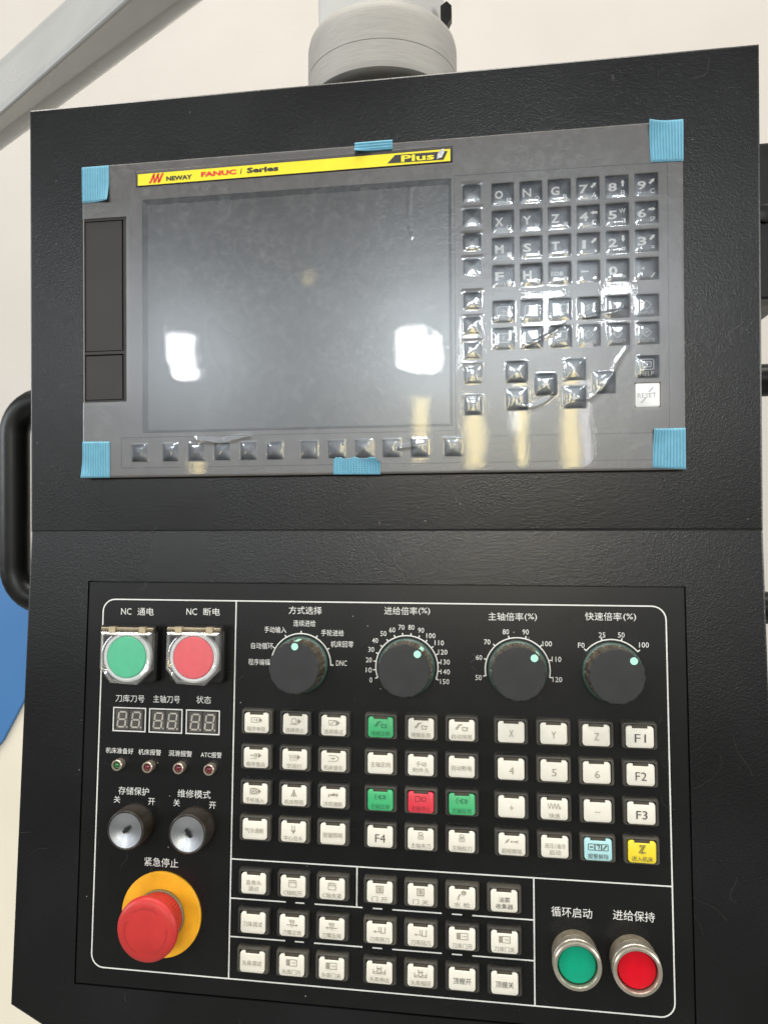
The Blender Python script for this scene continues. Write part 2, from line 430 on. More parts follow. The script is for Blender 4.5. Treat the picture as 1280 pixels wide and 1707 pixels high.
# grey square beam crossing behind the top corner
def beam_obj():
    A = [Vector(p) for p in ((-.64, .44, .47), (-.60, .39, .36), (-.64, .44, .34))]
    Bq = [Vector(p) for p in ((-.30, .30, .55), (-.22, .25, .48), (-.15, .32, .52))]
    A.append(A[0] + A[2] - A[1] + Vector((0, .06, 0))); Bq.append(Bq[0] + Bq[2] - Bq[1] + Vector((0, .06, 0)))
    A2 = [a + (a - b) * .5 for a, b in zip(A, Bq)]; B2 = [b + (b - a) * .8 for a, b in zip(A, Bq)]
    bm = bmesh.new()
    va = [bm.verts.new(p) for p in A2]; vb = [bm.verts.new(p) for p in B2]
    es = []
    for i in range(4): bm.faces.new((va[i], va[(i + 1) % 4], vb[(i + 1) % 4], vb[i]))
    bm.faces.new(va); bm.faces.new(list(reversed(vb)))
    bm.normal_update(); bmesh.ops.recalc_face_normals(bm, faces=bm.faces)
    es = [e for e in bm.edges if (e.verts[0] in va) != (e.verts[1] in va)]
    bmesh.ops.bevel(bm, geom=es, offset=.016, segments=6, affect='EDGES', profile=.5)
    me = bpy.data.meshes.new('beam'); bm.to_mesh(me); bm.free()
    me.polygons.foreach_set('use_smooth', [True] * len(me.polygons)); me.set_sharp_from_angle(angle=math.radians(40))
    return me
link('steel_beam', beam_obj(), M['beam'], None, None, 'grey painted square steel beam slanting past the top corner of the black panel', 'beam')

# support arm: swivel casting with a square tube and a clamp lever
arm = bpy.data.objects.new('support_arm', None); COL.objects.link(arm); arm.location = (.003, .06, .158)
arm['label'] = 'brushed grey swivel casting and square tube holding up the black panel'; arm['category'] = 'support arm'
def vert_lathe(prof, n=72):   # around the vertical axis, arm-local mm
    mb = MB(); mb.lathe(prof, n, cap0=True); return mb
a = vert_lathe([(40, 0), (40, 6), (52, 7), (55, 9), (55.5, 12), (55.5, 14), (55.5, 26.0), (55.5, 26.9), (55.2, 27.2), (55.2, 27.5), (55.5, 27.8), (55.5, 29), (55.4, 44), (55.3, 49), (54.4, 53), (52.0, 56), (46, 60), (36, 64), (15, 69)])
link('collar', a.mesh('collar', 35), M['arm'], arm)
a = vert_lathe([(38, -6), (38, 1)]); link('swivel_ring', a.mesh('swivel_ring', 35), M['black'], arm)
tb = MB(); ro = rrect(72, 72, 7, 6); ang = math.radians(-24)
rot = [(x * math.cos(ang) - y * math.sin(ang), x * math.sin(ang) + y * math.cos(ang)) for x, y in ro]
tb.loft([at_z(rot, 40), at_z(rot, 420)], True, True)
link('square_tube', tb.mesh('square_tube', 30), M['armtube'], arm)
lv = MB(); lv.loft([[(x, y, z) for x, y, z in [(44, -6, 72), (44, 4, 72), (44, 4, 80), (44, -6, 80)]],
                    [(48, -5, 65), (48, 3, 65), (48.5, 3, 84), (48.5, -5, 84)], [(52, -4, 72), (52, 2, 72), (52, 2, 81), (52, -4, 81)]], True, True)
link('clamp_lever', lv.mesh('clamp_lever'), M['rubber'], arm)

# ================================================================== the control pendant
P = bpy.data.objects.new('control_pendant', None); COL.objects.link(P); P.location = (0, 0, 0)
P['label'] = 'black machine control pendant with off screen, number keys, white push keys and four dials'; P['category'] = 'control panel'

# housing: upright upper block and tilted lower block, a shallow crease between them
def block(bm, outline, hole, z0, mat, bev=1.4, plate_depth=None):
    rings = [at_z(outline, z0), at_z(outline, -bev), at_z(inset(outline, bev * .3), -bev * .3), at_z(inset(outline, bev), 0)]
    vr = [[bm.verts.new(mat @ Vector((x * MM, y * MM, z * MM))) for x, y, z in r] for r in rings]
    n = len(outline)
    for i in range(3):
        for j in range(n): bm.faces.new((vr[i][j], vr[i][(j + 1) % n], vr[i + 1][(j + 1) % n], vr[i + 1][j]))
    bm.faces.new(list(reversed(vr[0])))
    if not hole: bm.faces.new(vr[3]); return
    a, b, c, d = hole
    hv = [bm.verts.new(mat @ Vector((x * MM, y * MM, 0))) for x, y in ((a, c), (b, c), (b, d), (a, d))]
    hd = [bm.verts.new(mat @ Vector((x * MM, y * MM, -plate_depth * MM))) for x, y in ((a, c), (b, c), (b, d), (a, d))]
    es = []
    for loop in (vr[3], hv):
        for j in range(len(loop)):
            e = bm.edges.get((loop[j], loop[(j + 1) % len(loop)])) or bm.edges.new((loop[j], loop[(j + 1) % len(loop)])); es.append(e)
    bmesh.ops.triangle_fill(bm, use_beauty=True, edges=es)
    for j in range(4): bm.faces.new((hv[j], hv[(j + 1) % 4], hd[(j + 1) % 4], hd[j]))
    bm.faces.new(hd)
bm = bmesh.new()
block(bm, [(-243.8, -146.7), (247.3, -146.7), (247.6, 155.6), (-243.9, 155.6)], None, -125, UP)
block(bm, [(-244.3, -322.5), (-180, -353), (184, -353), (248, -322.5), (247.2, 1.3), (-243.4, 1.3)], (-198.4, 200.5, -305.2, -34.7), -118, LOW, plate_depth=3)
bmesh.ops.recalc_face_normals(bm, faces=bm.faces)
me = bpy.data.meshes.new('housing'); bm.to_mesh(me); bm.free()
link('housing', me, M['housing'], P)

def tube_mesh(path, r, n=20):
    pts = [Vector(p) for p in path]; rings = []; up = Vector((0, 0, 1))
    for i, p in enumerate(pts):
        t = (pts[min(i + 1, len(pts) - 1)] - pts[max(i - 1, 0)]).normalized()
        s = t.cross(up).normalized(); b = s.cross(t)
        rings.append([tuple(p + s * r * math.cos(2 * math.pi * k / n) + b * r * math.sin(2 * math.pi * k / n)) for k in range(n)])
    mb = MB(); mb.loft(rings, True, True); return mb
def handle(sgn, edge):
    x = edge + sgn * 54; y0, y1, r = -43.5, -202, 26; z = -60; path = [(edge - sgn * 10, y0, z), (x - sgn * r, y0, z)]
    for k in range(1, 9): a = math.radians(90 * k / 8); path.append((x - sgn * r + sgn * r * math.sin(a), y0 - r + r * math.cos(a), z))
    for k in range(0, 9): a = math.radians(90 * k / 8); path.append((x - sgn * r + sgn * r * math.cos(a), y1 + r - r * math.sin(a), z))
    path.append((edge - sgn * 10, y1, z)); return tube_mesh(path, 11.3)
link('handle', handle(-1, -244).mesh('handle', 60), M['rubber'], P, UP)
link('handle', handle(1, 247.5).mesh('handle', 60), M['rubber'], P, UP)
sb = MB(); sb.loft([at_z(rrect(34, 104, 4, 3, (264.6, 58)), z) for z in (-95, -35)] + [at_z(rrect(31, 101, 3, 3, (264.6, 58)), -33.5)])
sb.lathe([(6, -34), (6, -31), (5, -30.5)], 20, (262, 62))
link('side_box', sb.mesh('side_box', 40), M['black'], P, UP)

# ---------------------------------------------------------------- display unit (upper panel), front face at 5 mm
ZF = 5.0
MC = [89.6 + 17.72 * i for i in range(6)]
MR = [70.2 - 17.63 * i for i in range(4)]
mdi = [(x, y) for y in MR for x in MC] + [(x, -5.8) for x in MC] + [(x, -23.1) for x in MC]
arrows = [(97.65, -44.7), (97.65, -62.3), (115.7, -53.3), (133.5, -44.4), (133.5, -62.0), (151.6, -53.2), (178.0, -44.2)]
KS = 14.3
vsoft = [(69.9, y) for y in (72.4, 56.4, 40.4, 24.2, 2.5, -13.5, -29.5, -45.5, -65.6)]
hsoft = [(x, -92.2) for x in (-158.8, -136.3, -117.7, -99.2, -80.7, -62.3, -38.8, -20.4, -2.0, 16.2, 34.8, 56.7)]
SCR = (-156.3, 56.7, -78.6, 82.9); SLOT = (-199.2, -167.6, -56.8, 72.4)
keys_all = [(x, y, KS) for x, y in mdi + arrows] + [(178.05, -61.9, 15.2)]
soft_all = [(x, y, 11.7, 11.9) for x, y in vsoft] + [(x, y, 10.9, 11.8) for x, y in hsoft]
holes = [SCR, SLOT] + [(x - k / 2, x + k / 2, y - k / 2, y + k / 2) for x, y, k in keys_all] + [(x - a / 2, x + a / 2, y - b / 2, y + b / 2) for x, y, a, b in soft_all]
bz = MB()
W2, H2 = 200.2, 108.8
bz.loft([at_z([(-W2, -H2), (W2, -H2), (W2, H2), (-W2, H2)], z) for z in (.6, ZF - .5)] + [at_z([(-W2 + .5, -H2 + .5), (W2 - .5, -H2 + .5), (W2 - .5, H2 - .5), (-W2 + .5, H2 - .5)], ZF)], cap1=False)
rect_holes(bz, -W2 + .5, W2 - .5, -H2 + .5, H2 - .5, holes, ZF, 2.6)
link('display_bezel', bz.mesh('display_bezel'), M['bezel'], P, UP)
# near-black slab standing in for the shadow under the bezel edge
gp = MB(); gp.box(-W2 + 3.5, W2 - 3.5, -H2 - .9, H2 - 3, .05, .62)
link('bezel_shade', gp.mesh('bezel_shade'), M['gap'], P, UP)
# raised outlines of the key sheets
ks = MB(); ks.mat = 0
for p in ([(58.5, 84.2), (199, 83.2)], [(191, 83), (191, -86)], [(59, -85.6), (191, -85.6)], [(-172, -81.5), (-172, -102.4), (191, -102.4)], [(-172, -81.5), (58, -81.5)], [(58.6, 84), (58.6, -85)]):
    ks.stroke(p, .55, ZF + .12)
link('key_sheet_edge', ks.mesh('key_sheet_edge'), M['bezel_dark'], P, UP)
# screen
sc = MB(); sc.quad(SCR[0] - .5, SCR[1] + .5, SCR[2] - .5, SCR[3] + .5, 2.6)
so = link('screen', sc.mesh('screen'), M['screen'], P, UP)
sf = MB(); x0, x1, y0, y1 = SCR
sf.loft([[(x0, y0, 4.6), (x1, y0, 4.6), (x1, y1, 4.6), (x0, y1, 4.6)], [(x0 + 3, y0 + 2, 2.75), (x1 - 2, y0 + 2, 2.75), (x1 - 2, y1 - 3, 2.75), (x0 + 3, y1 - 3, 2.75)]], cap1=False)
link('screen_frame', sf.mesh('screen_frame'), M['bezel_dark'], so)
# card slot doors
for (a, b, c, d) in ((SLOT[0], -171.6, -20.6, 70.2), (SLOT[0], -171.6, -54.6, -23.6)):
    dm = MB(); dm.prism([(a + .2, c), (b, c), (b, d), (a + .2, d)], 2.4, 4.3, .4)
    link('slot_door', dm.mesh('slot_door'), M['slot'], P, UP)
dm = MB(); a, b, c, d = SLOT
rect_holes(dm, a, b, c, d, [(a, -170.3, -20.9, 70.5), (a, -170.3, -54.9, -22.9)], 4.5, 2.2)
link('slot_frame', dm.mesh('slot_frame'), M['slot'], P, UP)
dm = MB(); dm.quad(a, b, c, d, 2.41); link('slot_recess', dm.mesh('slot_recess'), M['gap'], P, UP)

# membrane keys
kz = 3.5
def key_mesh(w, h, name):
    k = MB(); k.loft([at_z(rrect(w - .3, h - .3, 1.0, 3), 2.4), at_z(rrect(w - .3, h - .3, 1.0, 3), kz - .3), at_z(rrect(w - 1.2, h - 1.2, .9, 3), kz)])
    return k.mesh(name, 30)
mk = key_mesh(KS, KS, 'membrane_key'); mk.materials.append(M['navy'])
sk_v = key_mesh(11.7, 11.9, 'soft_key'); sk_v.materials.append(M['soft'])
def arrow(mb, cx, cy, ang, L=4.4, w=1.5, hw=2.6, z=.1):
    c, s = math.cos(ang), math.sin(ang)
    p = [(-L / 2, -w / 2), (.1, -w / 2), (.1, -hw / 2), (L / 2, 0), (.1, hw / 2), (.1, w / 2), (-L / 2, w / 2)]
    mb.poly([(cx + x * c - y * s, cy + x * s + y * c) for x, y in p], z)
caps = ["O,P", "N,Q", "G,R", "7,A", "8,B", "9,C", "X,U", "Y,V", "Z,W", "4,[", "5,]", "6,SP", "M,I", "S,J", "T,K", "1,,", "2,#", "3,=", "F,L", "H,D", "EOB,E", "-,+", "0,*", "\u2022,/"]
adir = {3: 135, 4: 90, 5: 45, 9: 180, 11: 0, 15: 225, 16: 270, 17: 315}
def icon_sq(mb, cx, cy, z):  # framed pictogram
    mb.stroke([(cx + x, cy + y) for x, y in rrect(8.4, 5.6, 1.2, 3)], .45, z, True)
for i, (x, y) in enumerate(mdi):
    o = link('membrane_key', mk, None, P, UP @ T(x, y))
    lg = MB(); z = kz + .1
    if i < 24:
        big, small = caps[i].split(',', 1)
        if big == 'EOB': write(lg, big, -1.5, .2, w=7.6, h=2.5, z=z)
        elif big == '-': lg.quad(-4.4, .4, .3, 1.2, z)
        elif big == '\u2022': lg.quad(-2.4, -1.2, .2, 1.4, z)
        else: write(lg, big, -2.4, .3, w=5.4 if big != '1' else 2.2, h=5.5, z=z, bold=.014 if big in 'MNW' else .03)
        if small in (',',): lg.quad(4.2, 4.8, -4.2, -3, z)
        elif small == '=': lg.quad(3.2, 5.2, -3.2, -2.8, z); lg.quad(3.2, 5.2, -4.2, -3.8, z)
        else: write(lg, small, 4.0, -3.6, w=min(3.2, 1.6 * len(small) + 1.2), h=3.0 if small not in '+*' else 2.2, z=z, bold=0)
        if i in adir: arrow(lg, 3.8, 2.6, math.radians({135: 45, 225: 45, 315: 45, 45: 45}.get(adir[i], adir[i])), z=z)
        if i == 10: lg.stroke([(1.6, 3.8), (2.7, 1.6), (3.3, 4.0), (4.4, 1.6), (5.2, 4)], .6, z)
    else:
        j = i - 24
        if j in (0, 1, 2, 6, 7, 8):
            icon_sq(lg, 0, .8, z)
            if j == 0: lg.quad(-1.5, 1.5, .6, 1.0, z); lg.quad(-.2, .2, -.7, 2.3, z)
            elif j in (1, 2): lg.stroke([(-2, -.2), (0, 1.8), (2, -.2)], .45, z)
            else: write(lg, ['?', 'i', 'S'][j - 6] if j < 9 else '', 0, .8, h=3, z=z)
        elif j == 3: lg.stroke([(-1.2, -1), (1, .6), (-1, 1.6), (1.2, 3)], .6, z)
        elif j == 4: write(lg, 'CAN', 0, .5, w=7, h=2.6, z=z)
        else:
            lg.stroke([(0, 3.6), (2.8, .8), (0, -2), (-2.8, .8)], .45, z, True)
            if j == 5: arrow(lg, -2.4, .8, 0, 3, .7, 1.8, z); write(lg, 'INPUT', 0, -4, w=9.4, h=2.1, z=z)
            elif j == 9: write(lg, 'ALTER', 0, -4, w=9.4, h=2.1, z=z); lg.quad(-3.4, -1, .4, 1.0, z)
            elif j == 10: write(lg, 'INSERT', 0, -4, w=9.8, h=2.1, z=z); lg.quad(-3.8, -1.4, .4, 1.0, z)
            else: write(lg, 'DELETE', 0, -4, w=9.8, h=2.1, z=z); lg.stroke([(-1, .8), (.8, 2.2)], .5, z); lg.stroke([(-.4, .2), (1.4, 1.6)], .5, z)
    link('legend', lg.mesh('legend'), M['key_print'] if i < 24 else M['print_grey'], o)
for i, (x, y) in enumerate(arrows):
    o = link('membrane_key', mk, None, P, UP @ T(x, y)); lg = MB(); z = kz + .1
    if i == 6:
        lg.stroke(rrect(8.4, 6.4, 1.2, 3, (0, 1.8)), .45, z, True); lg.stroke(rrect(5.2, 3.2, .3, 1, (0, 1.8)), .4, z, True); lg.quad(-.2, .2, .2, 3.4, z)
        write(lg, 'HELP', 0, -4.0, w=8.4, h=2.5, z=z)
    else:
        if i in (0, 1): write(lg, 'PAGE', 0, 2.2, w=6, h=1.8, z=z); arrow(lg, 0, -1.6, math.radians(90 if i == 0 else 270), 4, 1, 2.4, z)
        else: arrow(lg, 0, .2, math.radians({2: 180, 3: 90, 4: 270, 5: 0}[i]), 5, 1.3, 2.8, z)
    link('legend', lg.mesh('legend'), M['print'], o)
o = link('reset_key', key_mesh(15.2, 15.2, 'reset_key'), M['reset_cap'], P, UP @ T(178.05, -61.9, 1.6), label='white key marked RESET below the navy keys')
lg = MB(); write(lg, 'RESET', -.4, -.2, w=11.4, h=2.9, z=kz + .1); lg.stroke([(-4, -5), (-1, -1.6)], .8, kz + .08); lg.stroke([(.6, 1.8), (3.4, 4.6)], .9, kz + .08); lg.stroke([(0, .6), (4.4, 1.4)], .5, kz + .08)
link('legend', lg.mesh('legend'), M['print_grey'], o)
for i, (x, y) in enumerate(vsoft + hsoft):
    o = link('soft_key', sk_v, None, P, UP @ T(x, y))
    if i < 9: o.scale = (1, 1, 1)

# nameplate strip
NP = UP @ T(-51.4, 97.9) @ Matrix.Rotation(math.radians(.32), 4, 'Z')
nm = MB(); nm.loft([at_z(rrect(218.2, 10.8, .6, 2), z) for z in (4.9, 5.9)] + [at_z(rrect(217.6, 10.2, .5, 2), 6.1)])
npo = link('nameplate', nm.mesh('nameplate', 30), M['plate_frame'], P, NP)
ym = MB(); ym.quad(-107.2, 107.6, -5.0, 2.9, 6.22); link('yellow_strip', ym.mesh('yellow_strip'), M['yellow'], npo)
bk = MB(); bk.poly([(66.4, -3.4), (103.2, -3.9), (106.0, 1.6), (71.6, 1.7)], 6.34); link('black_field', bk.mesh('black_field'), M['black_print'], npo)
lt = MB()
for dx in (0, 3.1, 6.2):
    lt.stroke([(-98.9 + dx, -3.6), (-97.6 + dx, -2.9), (-95.6 + dx, 1.6), (-94.6 + dx, 2.2)], 1.35, 6.34)
    if dx < 6: lt.stroke([(-95.7 + dx, 1.4), (-94.9 + dx, -3.2)], 1.1, 6.34)
link('emblem', lt.mesh('emblem'), M['red_print'], npo)
lt = MB(); write(lt, 'NEWAY', -77.2, -1.7, w=18.6, h=3.1, z=6.34, bold=.045); link('lettering', lt.mesh('lettering'), M['black_print'], npo)
lt = MB(); write(lt, 'FANUC', -49.0, -.75, w=25.0, h=3.4, z=6.34, bold=.05); link('lettering', lt.mesh('lettering'), M['red_print'], npo)
lt = MB(); write(lt, 'i', -33.2, -.5, h=4.1, w=1.3, z=6.34, shear=.25, bold=.01); write(lt, 'Series', -18.2, -.55, w=22, h=3.7, z=6.34, bold=.045); link('lettering', lt.mesh('lettering'), M['black_print'], npo)
lt = MB(); write(lt, 'Plus', 86.4, -1.1, w=21.6, h=4.3, z=6.44, bold=.03); link('lettering', lt.mesh('lettering'), M['yellow'], npo)
lt = MB(); lt.poly([(99, -3.2), (102.2, -2.2), (104, 1.6), (103.2, 3.4), (101.6, 2.6), (99.4, .4)], 6.5); link('scuff', lt.mesh('scuff'), M['silver'], npo)

# ---------------------------------------------------------------- protective film on the display
def film_mesh():
    step = .75; nx = int(2 * W2 / step); ny = int(2 * H2 / step)
    xs = np.linspace(-W2, W2, nx + 1); ys = np.linspace(-H2, H2, ny + 1)
    X, Y = np.meshgrid(xs, ys)
    Z = np.full_like(X, 5.42)
    rng = np.random.RandomState(7)
    for k in range(26):
        lam = rng.uniform(22, 90); a = rng.uniform(0, 2 * np.pi); ph = rng.uniform(0, 6.28)
        Z += .0011 * lam * rng.uniform(.2, .75) / 6.28 * np.sin(2 * np.pi * (X * np.cos(a) + Y * np.sin(a)) / lam + ph)
    def cell(x, y, a, b, d, mixp, ex=2.2):
        u = np.abs(X - x) / (a / 2); v = np.abs(Y - y) / (b / 2); m = (u < 1) & (v < 1)
        pyr = 1 - np.maximum(u, v); dome = np.clip(1 - u ** ex, 0, 1) * np.clip(1 - v ** ex, 0, 1)
        Z[m] += d * (mixp * pyr + (1 - mixp) * dome)[m]
    for i, (x, y, k) in enumerate(keys_all):
        if i == len(keys_all) - 1: continue
        if i < 36: cell(x, y, k, k, rng.uniform(.2, .34), 0 if i < 24 else .2, 5)
        else: cell(x, y, k, k, rng.uniform(.4, .7), rng.uniform(.4, .7), 3.5)
    for i, (x, y, a, b) in enumerate(soft_all):
        cell(x, y, a, b, rng.uniform(.3, .5) if i < 9 else rng.uniform(.25, .6), rng.uniform(.2, .8), 4)
        lip = ((np.abs(X - x) < a / 2 + .6) & (np.abs(Y - (y + b / 2)) < .7)); Z[lip] += .14
        if i >= 9: lip = ((np.abs(Y - y) < b / 2) & (np.abs(X - (x + a / 2)) < .7)); Z[lip] += .1
    def ridge(pts, h, w):
        pts = np.array(pts, float); best = np.full_like(X, 1e9)
        for p, q in zip(pts[:-1], pts[1:]):
            d = q - p; t = np.clip(((X - p[0]) * d[0] + (Y - p[1]) * d[1]) / (d @ d), 0, 1)
            best = np.minimum(best, np.hypot(X - p[0] - t * d[0], Y - p[1] - t * d[1]))
        Z[:] += h * np.exp(-(best / w) ** 2)
    ridge([(100, -67), (107, -67.5), (114, -65), (120, -60)], .17, 1.2)
    ridge([(136, -63), (143, -63), (150, -58), (156, -50), (160, -40), (166, -32)], .17, 1.5)
    ridge([(105, -28), (118, -22), (128, -16)], .18, 1.1)
    ridge([(30, 78), (29, 60), (31, 46)], .2, 1.2)
    ridge([(140, -12), (165, -8)], .15, 1.1)
    ridge([(-118, -84), (-100, -86), (-80, -82)], .25, 1.6)
    ridge([(22, -92), (32, -91)], .25, 1.2)
    edge = np.minimum(W2 - np.abs(X), H2 - np.abs(Y)); Z -= np.clip(.35 - edge, 0, .35) * .6
    vs = np.stack([X.ravel(), Y.ravel(), np.maximum(Z.ravel(), 4.0)], 1) * MM
    n = nx + 1; fs = []
    for j in range(ny):
        cy = (ys[j] + ys[j + 1]) / 2
        for i in range(nx):
            cx = (xs[i] + xs[i + 1]) / 2
            if cx < -167.8 and -56.6 < cy < 72.2: continue
            if -160.6 < cx < 57.8 and 92.0 < cy < 103.6: continue
            if abs(cx - 178.05) < 7.8 and abs(cy + 61.9) < 7.8: continue
            a = j * n + i; fs.append((a, a + 1, a + n + 1, a + n))
    me = bpy.data.meshes.new('protective_film'); me.from_pydata(vs.tolist(), [], fs)
    me.polygons.foreach_set('use_smooth', [True] * len(me.polygons)); me.update()
    bm = bmesh.new(); bm.from_mesh(me)
    bmesh.ops.delete(bm, geom=[v for v in bm.verts if not v.link_faces], context='VERTS'); bm.to_mesh(me); bm.free()
    return me
link('protective_film', film_mesh(), M['film'], None, UP, 'clear wrinkled plastic film stretched over the grey screen and its keys', 'protective film')

def tape_mesh(outline, along='x', pitch=1.85, z=5.75, ragged=0):
    """ribbed foam strip; outline = TL, TR, BR, BL"""
    tl, tr, br, bl = [Vector(p) for p in outline]
    wx = (tr - tl).length; hy = (tl - bl).length
    nx = max(4, int(wx / .3)); ny = max(4, int(hy / (.3 if along == 'y' else .8)))
    if along == 'xy': ny = max(4, int(hy / .4))
    lift = (random.uniform(.5, 1.6), random.choice((-1, 1)), random.choice((-1, 1)))
    rings = []
    for j in range(ny + 1):
        row = []
        for i in range(nx + 1):
            s, t = i / nx, j / ny
            p = bl.lerp(br, s).lerp(tl.lerp(tr, s), t)
            d = (wx * s if along != 'y' else hy * t)
            zz = z + .75 + .36 * math.cos(2 * math.pi * d / pitch)
            if along == 'xy': zz += .12 * math.cos(2 * math.pi * hy * t / 1.5)
            if i in (0, nx) or j in (0, ny): zz = z
            zz += lift[0] * max(0, lift[1] * (s - .5) + lift[2] * (t - .5) - .35) ** 2 * 6
            x, y = p
            if ragged and j > ny * .7:
                y += ragged * (t - .7) / .3 * (math.sin(s * 17) * .5 + math.sin(s * 41 + 1) * .3 + random.uniform(-.25, .25) - (1.4 if s > .93 else 0) - (1.2 if s < .04 else 0))
            row.append((x, y, zz))
        rings.append(row)
    mb = MB(); n = nx + 1
    mb.add([p for r in rings for p in r], [(j * n + i, j * n + i + 1, (j + 1) * n + i + 1, (j + 1) * n + i) for j in range(ny) for i in range(nx)])
    return mb.mesh('foam_strip', 50)
TG = 'blue foam strips on the film edges'
for outl, al, rg, lab in [
    (((-200.2, 108.4), (-180.2, 108.4), (-180.2, 83.4), (-200.0, 83.4)), 'x', 0, 'light blue ribbed foam strip on the film corner above the grey card slot doors'),
    (((-6.8, 110.6), (18.5, 110.7), (18.4, 104.1), (-6.8, 103.8)), 'y', 0, 'short light blue foam strip standing over the edge above the yellow nameplate'),
    (((179.6, 109.0), (200.6, 109.1), (200.5, 83.0), (181.0, 83.7)), 'x', 0, 'light blue ribbed foam strip on the film corner above the number 9 key'),
    (((181.2, -83.3), (200.4, -83.0), (200.4, -108.8), (180.5, -107.6)), 'x', 0, 'light blue ribbed foam strip on the film corner below the white reset key'),
    (((-200.4, -83.5), (-180.2, -83.9), (-180.2, -108.9), (-200.4, -108.8)), 'x', 0, 'light blue ribbed foam strip on the film corner below the grey card slot doors'),
    (((-22.3, -97.9), (9.2, -98.6), (9.2, -109.4), (-22.4, -109.0)), 'xy', 1.0, 'torn light blue foam strip with ragged upper edge under the row of soft keys')]:
    link('foam_strip', tape_mesh(outl, al, 1.85, 5.6, rg), M['tape'], None, UP, lab, 'foam strip', TG)

# ---------------------------------------------------------------- operator plate (lower panel), face at 0
pl = MB(); pl.loft([at_z([(-197.8, -304.5), (199.9, -304.5), (199.9, -35.33), (-197.8, -35.33)], z) for z in (-2.9, -.9)] + [at_z([(-197.5, -304.2), (199.6, -304.2), (199.6, -35.6), (-197.5, -35.6)], -.6)])
plate = link('operator_plate', pl.mesh('operator_plate'), M['plate'], P, LOW)
ZP = -.6
LZ = ZP + .1
ln = MB(); lw = .85
ln.stroke(rrect(375.2, 245.7, 8.5, 6, (.9, -170.2)), lw, LZ, True)
for p in ([(-90.5, -47.6), (-90.5, -292.8)], [(-90.2, -217.1), (188.2, -216.6)], [(-5.9, -217.4), (-5.9, -241.9)], [(105.9, -217.2), (105.9, -292.8)]): ln.stroke(p, lw, LZ + .01)
for s in (-242.1, -266.4):
    for a, b in ((-90.2, -52.8), (-46.4, -40.4), (-33.6, -2.1), (4.5, 10.7), (17.2, 48.6), (55, 61.4), (67.8, 105.6)): ln.quad(a, b, s - .42, s + .42, LZ + .01)
link('border_line', ln.mesh('border_line'), M['print'], plate)

def legend(txt, x, y, w, h, bold=.012):
    mb = MB(); write(mb, txt, x, y, w, h, LZ, bold); link('legend', mb.mesh('legend'), M['print'], plate)
for t, x, y, w, h in [('NC', -169.6, -55.6, 7.6, 4.5), ('通电', -155.4, -55.5, 11.8, 5.2), ('NC', -122, -55.1, 7.6, 4.5), ('断电', -107.8, -55, 11.8, 5.2),
    ('刀库刀号', -164.9, -114.9, 21, 5), ('主轴刀号', -138.5, -114.6, 19.2, 5), ('状态', -112, -114.2, 10.4, 5),
    ('机床准备好', -171.3, -150.3, 20, 3.9), ('机床报警', -149.5, -150.4, 16.3, 3.9), ('润滑报警', -127.6, -150.4, 16.5, 3.9), ('ATC报警', -105.8, -150.4, 14.6, 3.8),
    ('存储保护', -160.2, -176.7, 22, 5.3), ('维修模式', -117.2, -176.6, 23.2, 5.3), ('关', -172, -182.8, 4.6, 4.6), ('开', -147.2, -183, 4.6, 4.5), ('关', -129.3, -182.9, 4.6, 4.6), ('开', -104.1, -183.3, 4.6, 4.5),
    ('紧急停止', -139.1, -222.4, 24, 5.8), ('循环启动', 128.7, -236, 24.5, 6), ('进给保持', 165.6, -235.5, 24.6, 6),
    ('方式选择', -42.4, -53.1, 22.6, 5.2), ('进给倍率', 21.9, -52.5, 21.8, 5.2), ('(%)', 37.3, -52.6, 7.6, 4.8), ('主轴倍率', 89.8, -55.2, 22.2, 5.2), ('(%)', 105.6, -55.4, 7.8, 4.8), ('快速倍率', 150.6, -54.2, 22.4, 5.2), ('(%)', 166.6, -54.5, 7.8, 4.8),
    ('程序编辑', -73.7, -88, 15, 4.2), ('自动循环', -71.8, -77.2, 15.3, 4.2), ('手动输入', -62.9, -66.3, 15.3, 4.2), ('连续进给', -42.9, -61.7, 15.2, 4.2), ('手轮进给', -23.7, -67.7, 15.4, 4.2), ('机床回零', -17.1, -75, 15.3, 4.2), ('DNC', -17.4, -87.4, 7.2, 3.6)]:
    legend(t, x, y, w, h, 0)
KX = [-45, 25.9, 97.0, 155.4]; KY = -88.9
for n, x, y in [('0', 2.35, -97.8), ('10', .92, -91.4), ('20', .87, -84.8), ('30', 2.42, -78), ('40', 4.97, -72.1), ('50', 10.5, -67.5), ('60', 16.3, -65), ('70', 22.4, -63.2), ('80', 28.9, -63.1), ('90', 35.2, -64.9), ('100', 41.7, -68.3), ('110', 47.1, -72.8), ('120', 49.4, -78.7), ('130', 51, -85), ('140', 51, -91.3), ('150', 50.6, -97.6),
    ('50', 72.3, -94.4), ('60', 72.7, -81.6), ('70', 77.9, -71.6), ('80', 89.8, -64.9), ('90', 102.3, -64.8), ('100', 115.7, -72), ('110', 121.4, -81.6), ('120', 121.8, -94.3), ('F0', 136.8, -72.5), ('25', 149.6, -65.8), ('50', 161.3, -65.6), ('100', 174.9, -71.5)]:
    legend(n, x, y, {1: 1.8, 2: 4.0, 3: 5.9}[len(n)], 3.3, 0)
RD = 20.4
def arc(cx, a0, a1, n=40): return [(cx + RD * math.cos(math.radians(a0 + (a1 - a0) * k / n)), KY + RD * math.sin(math.radians(a0 + (a1 - a0) * k / n))) for k in range(n + 1)]
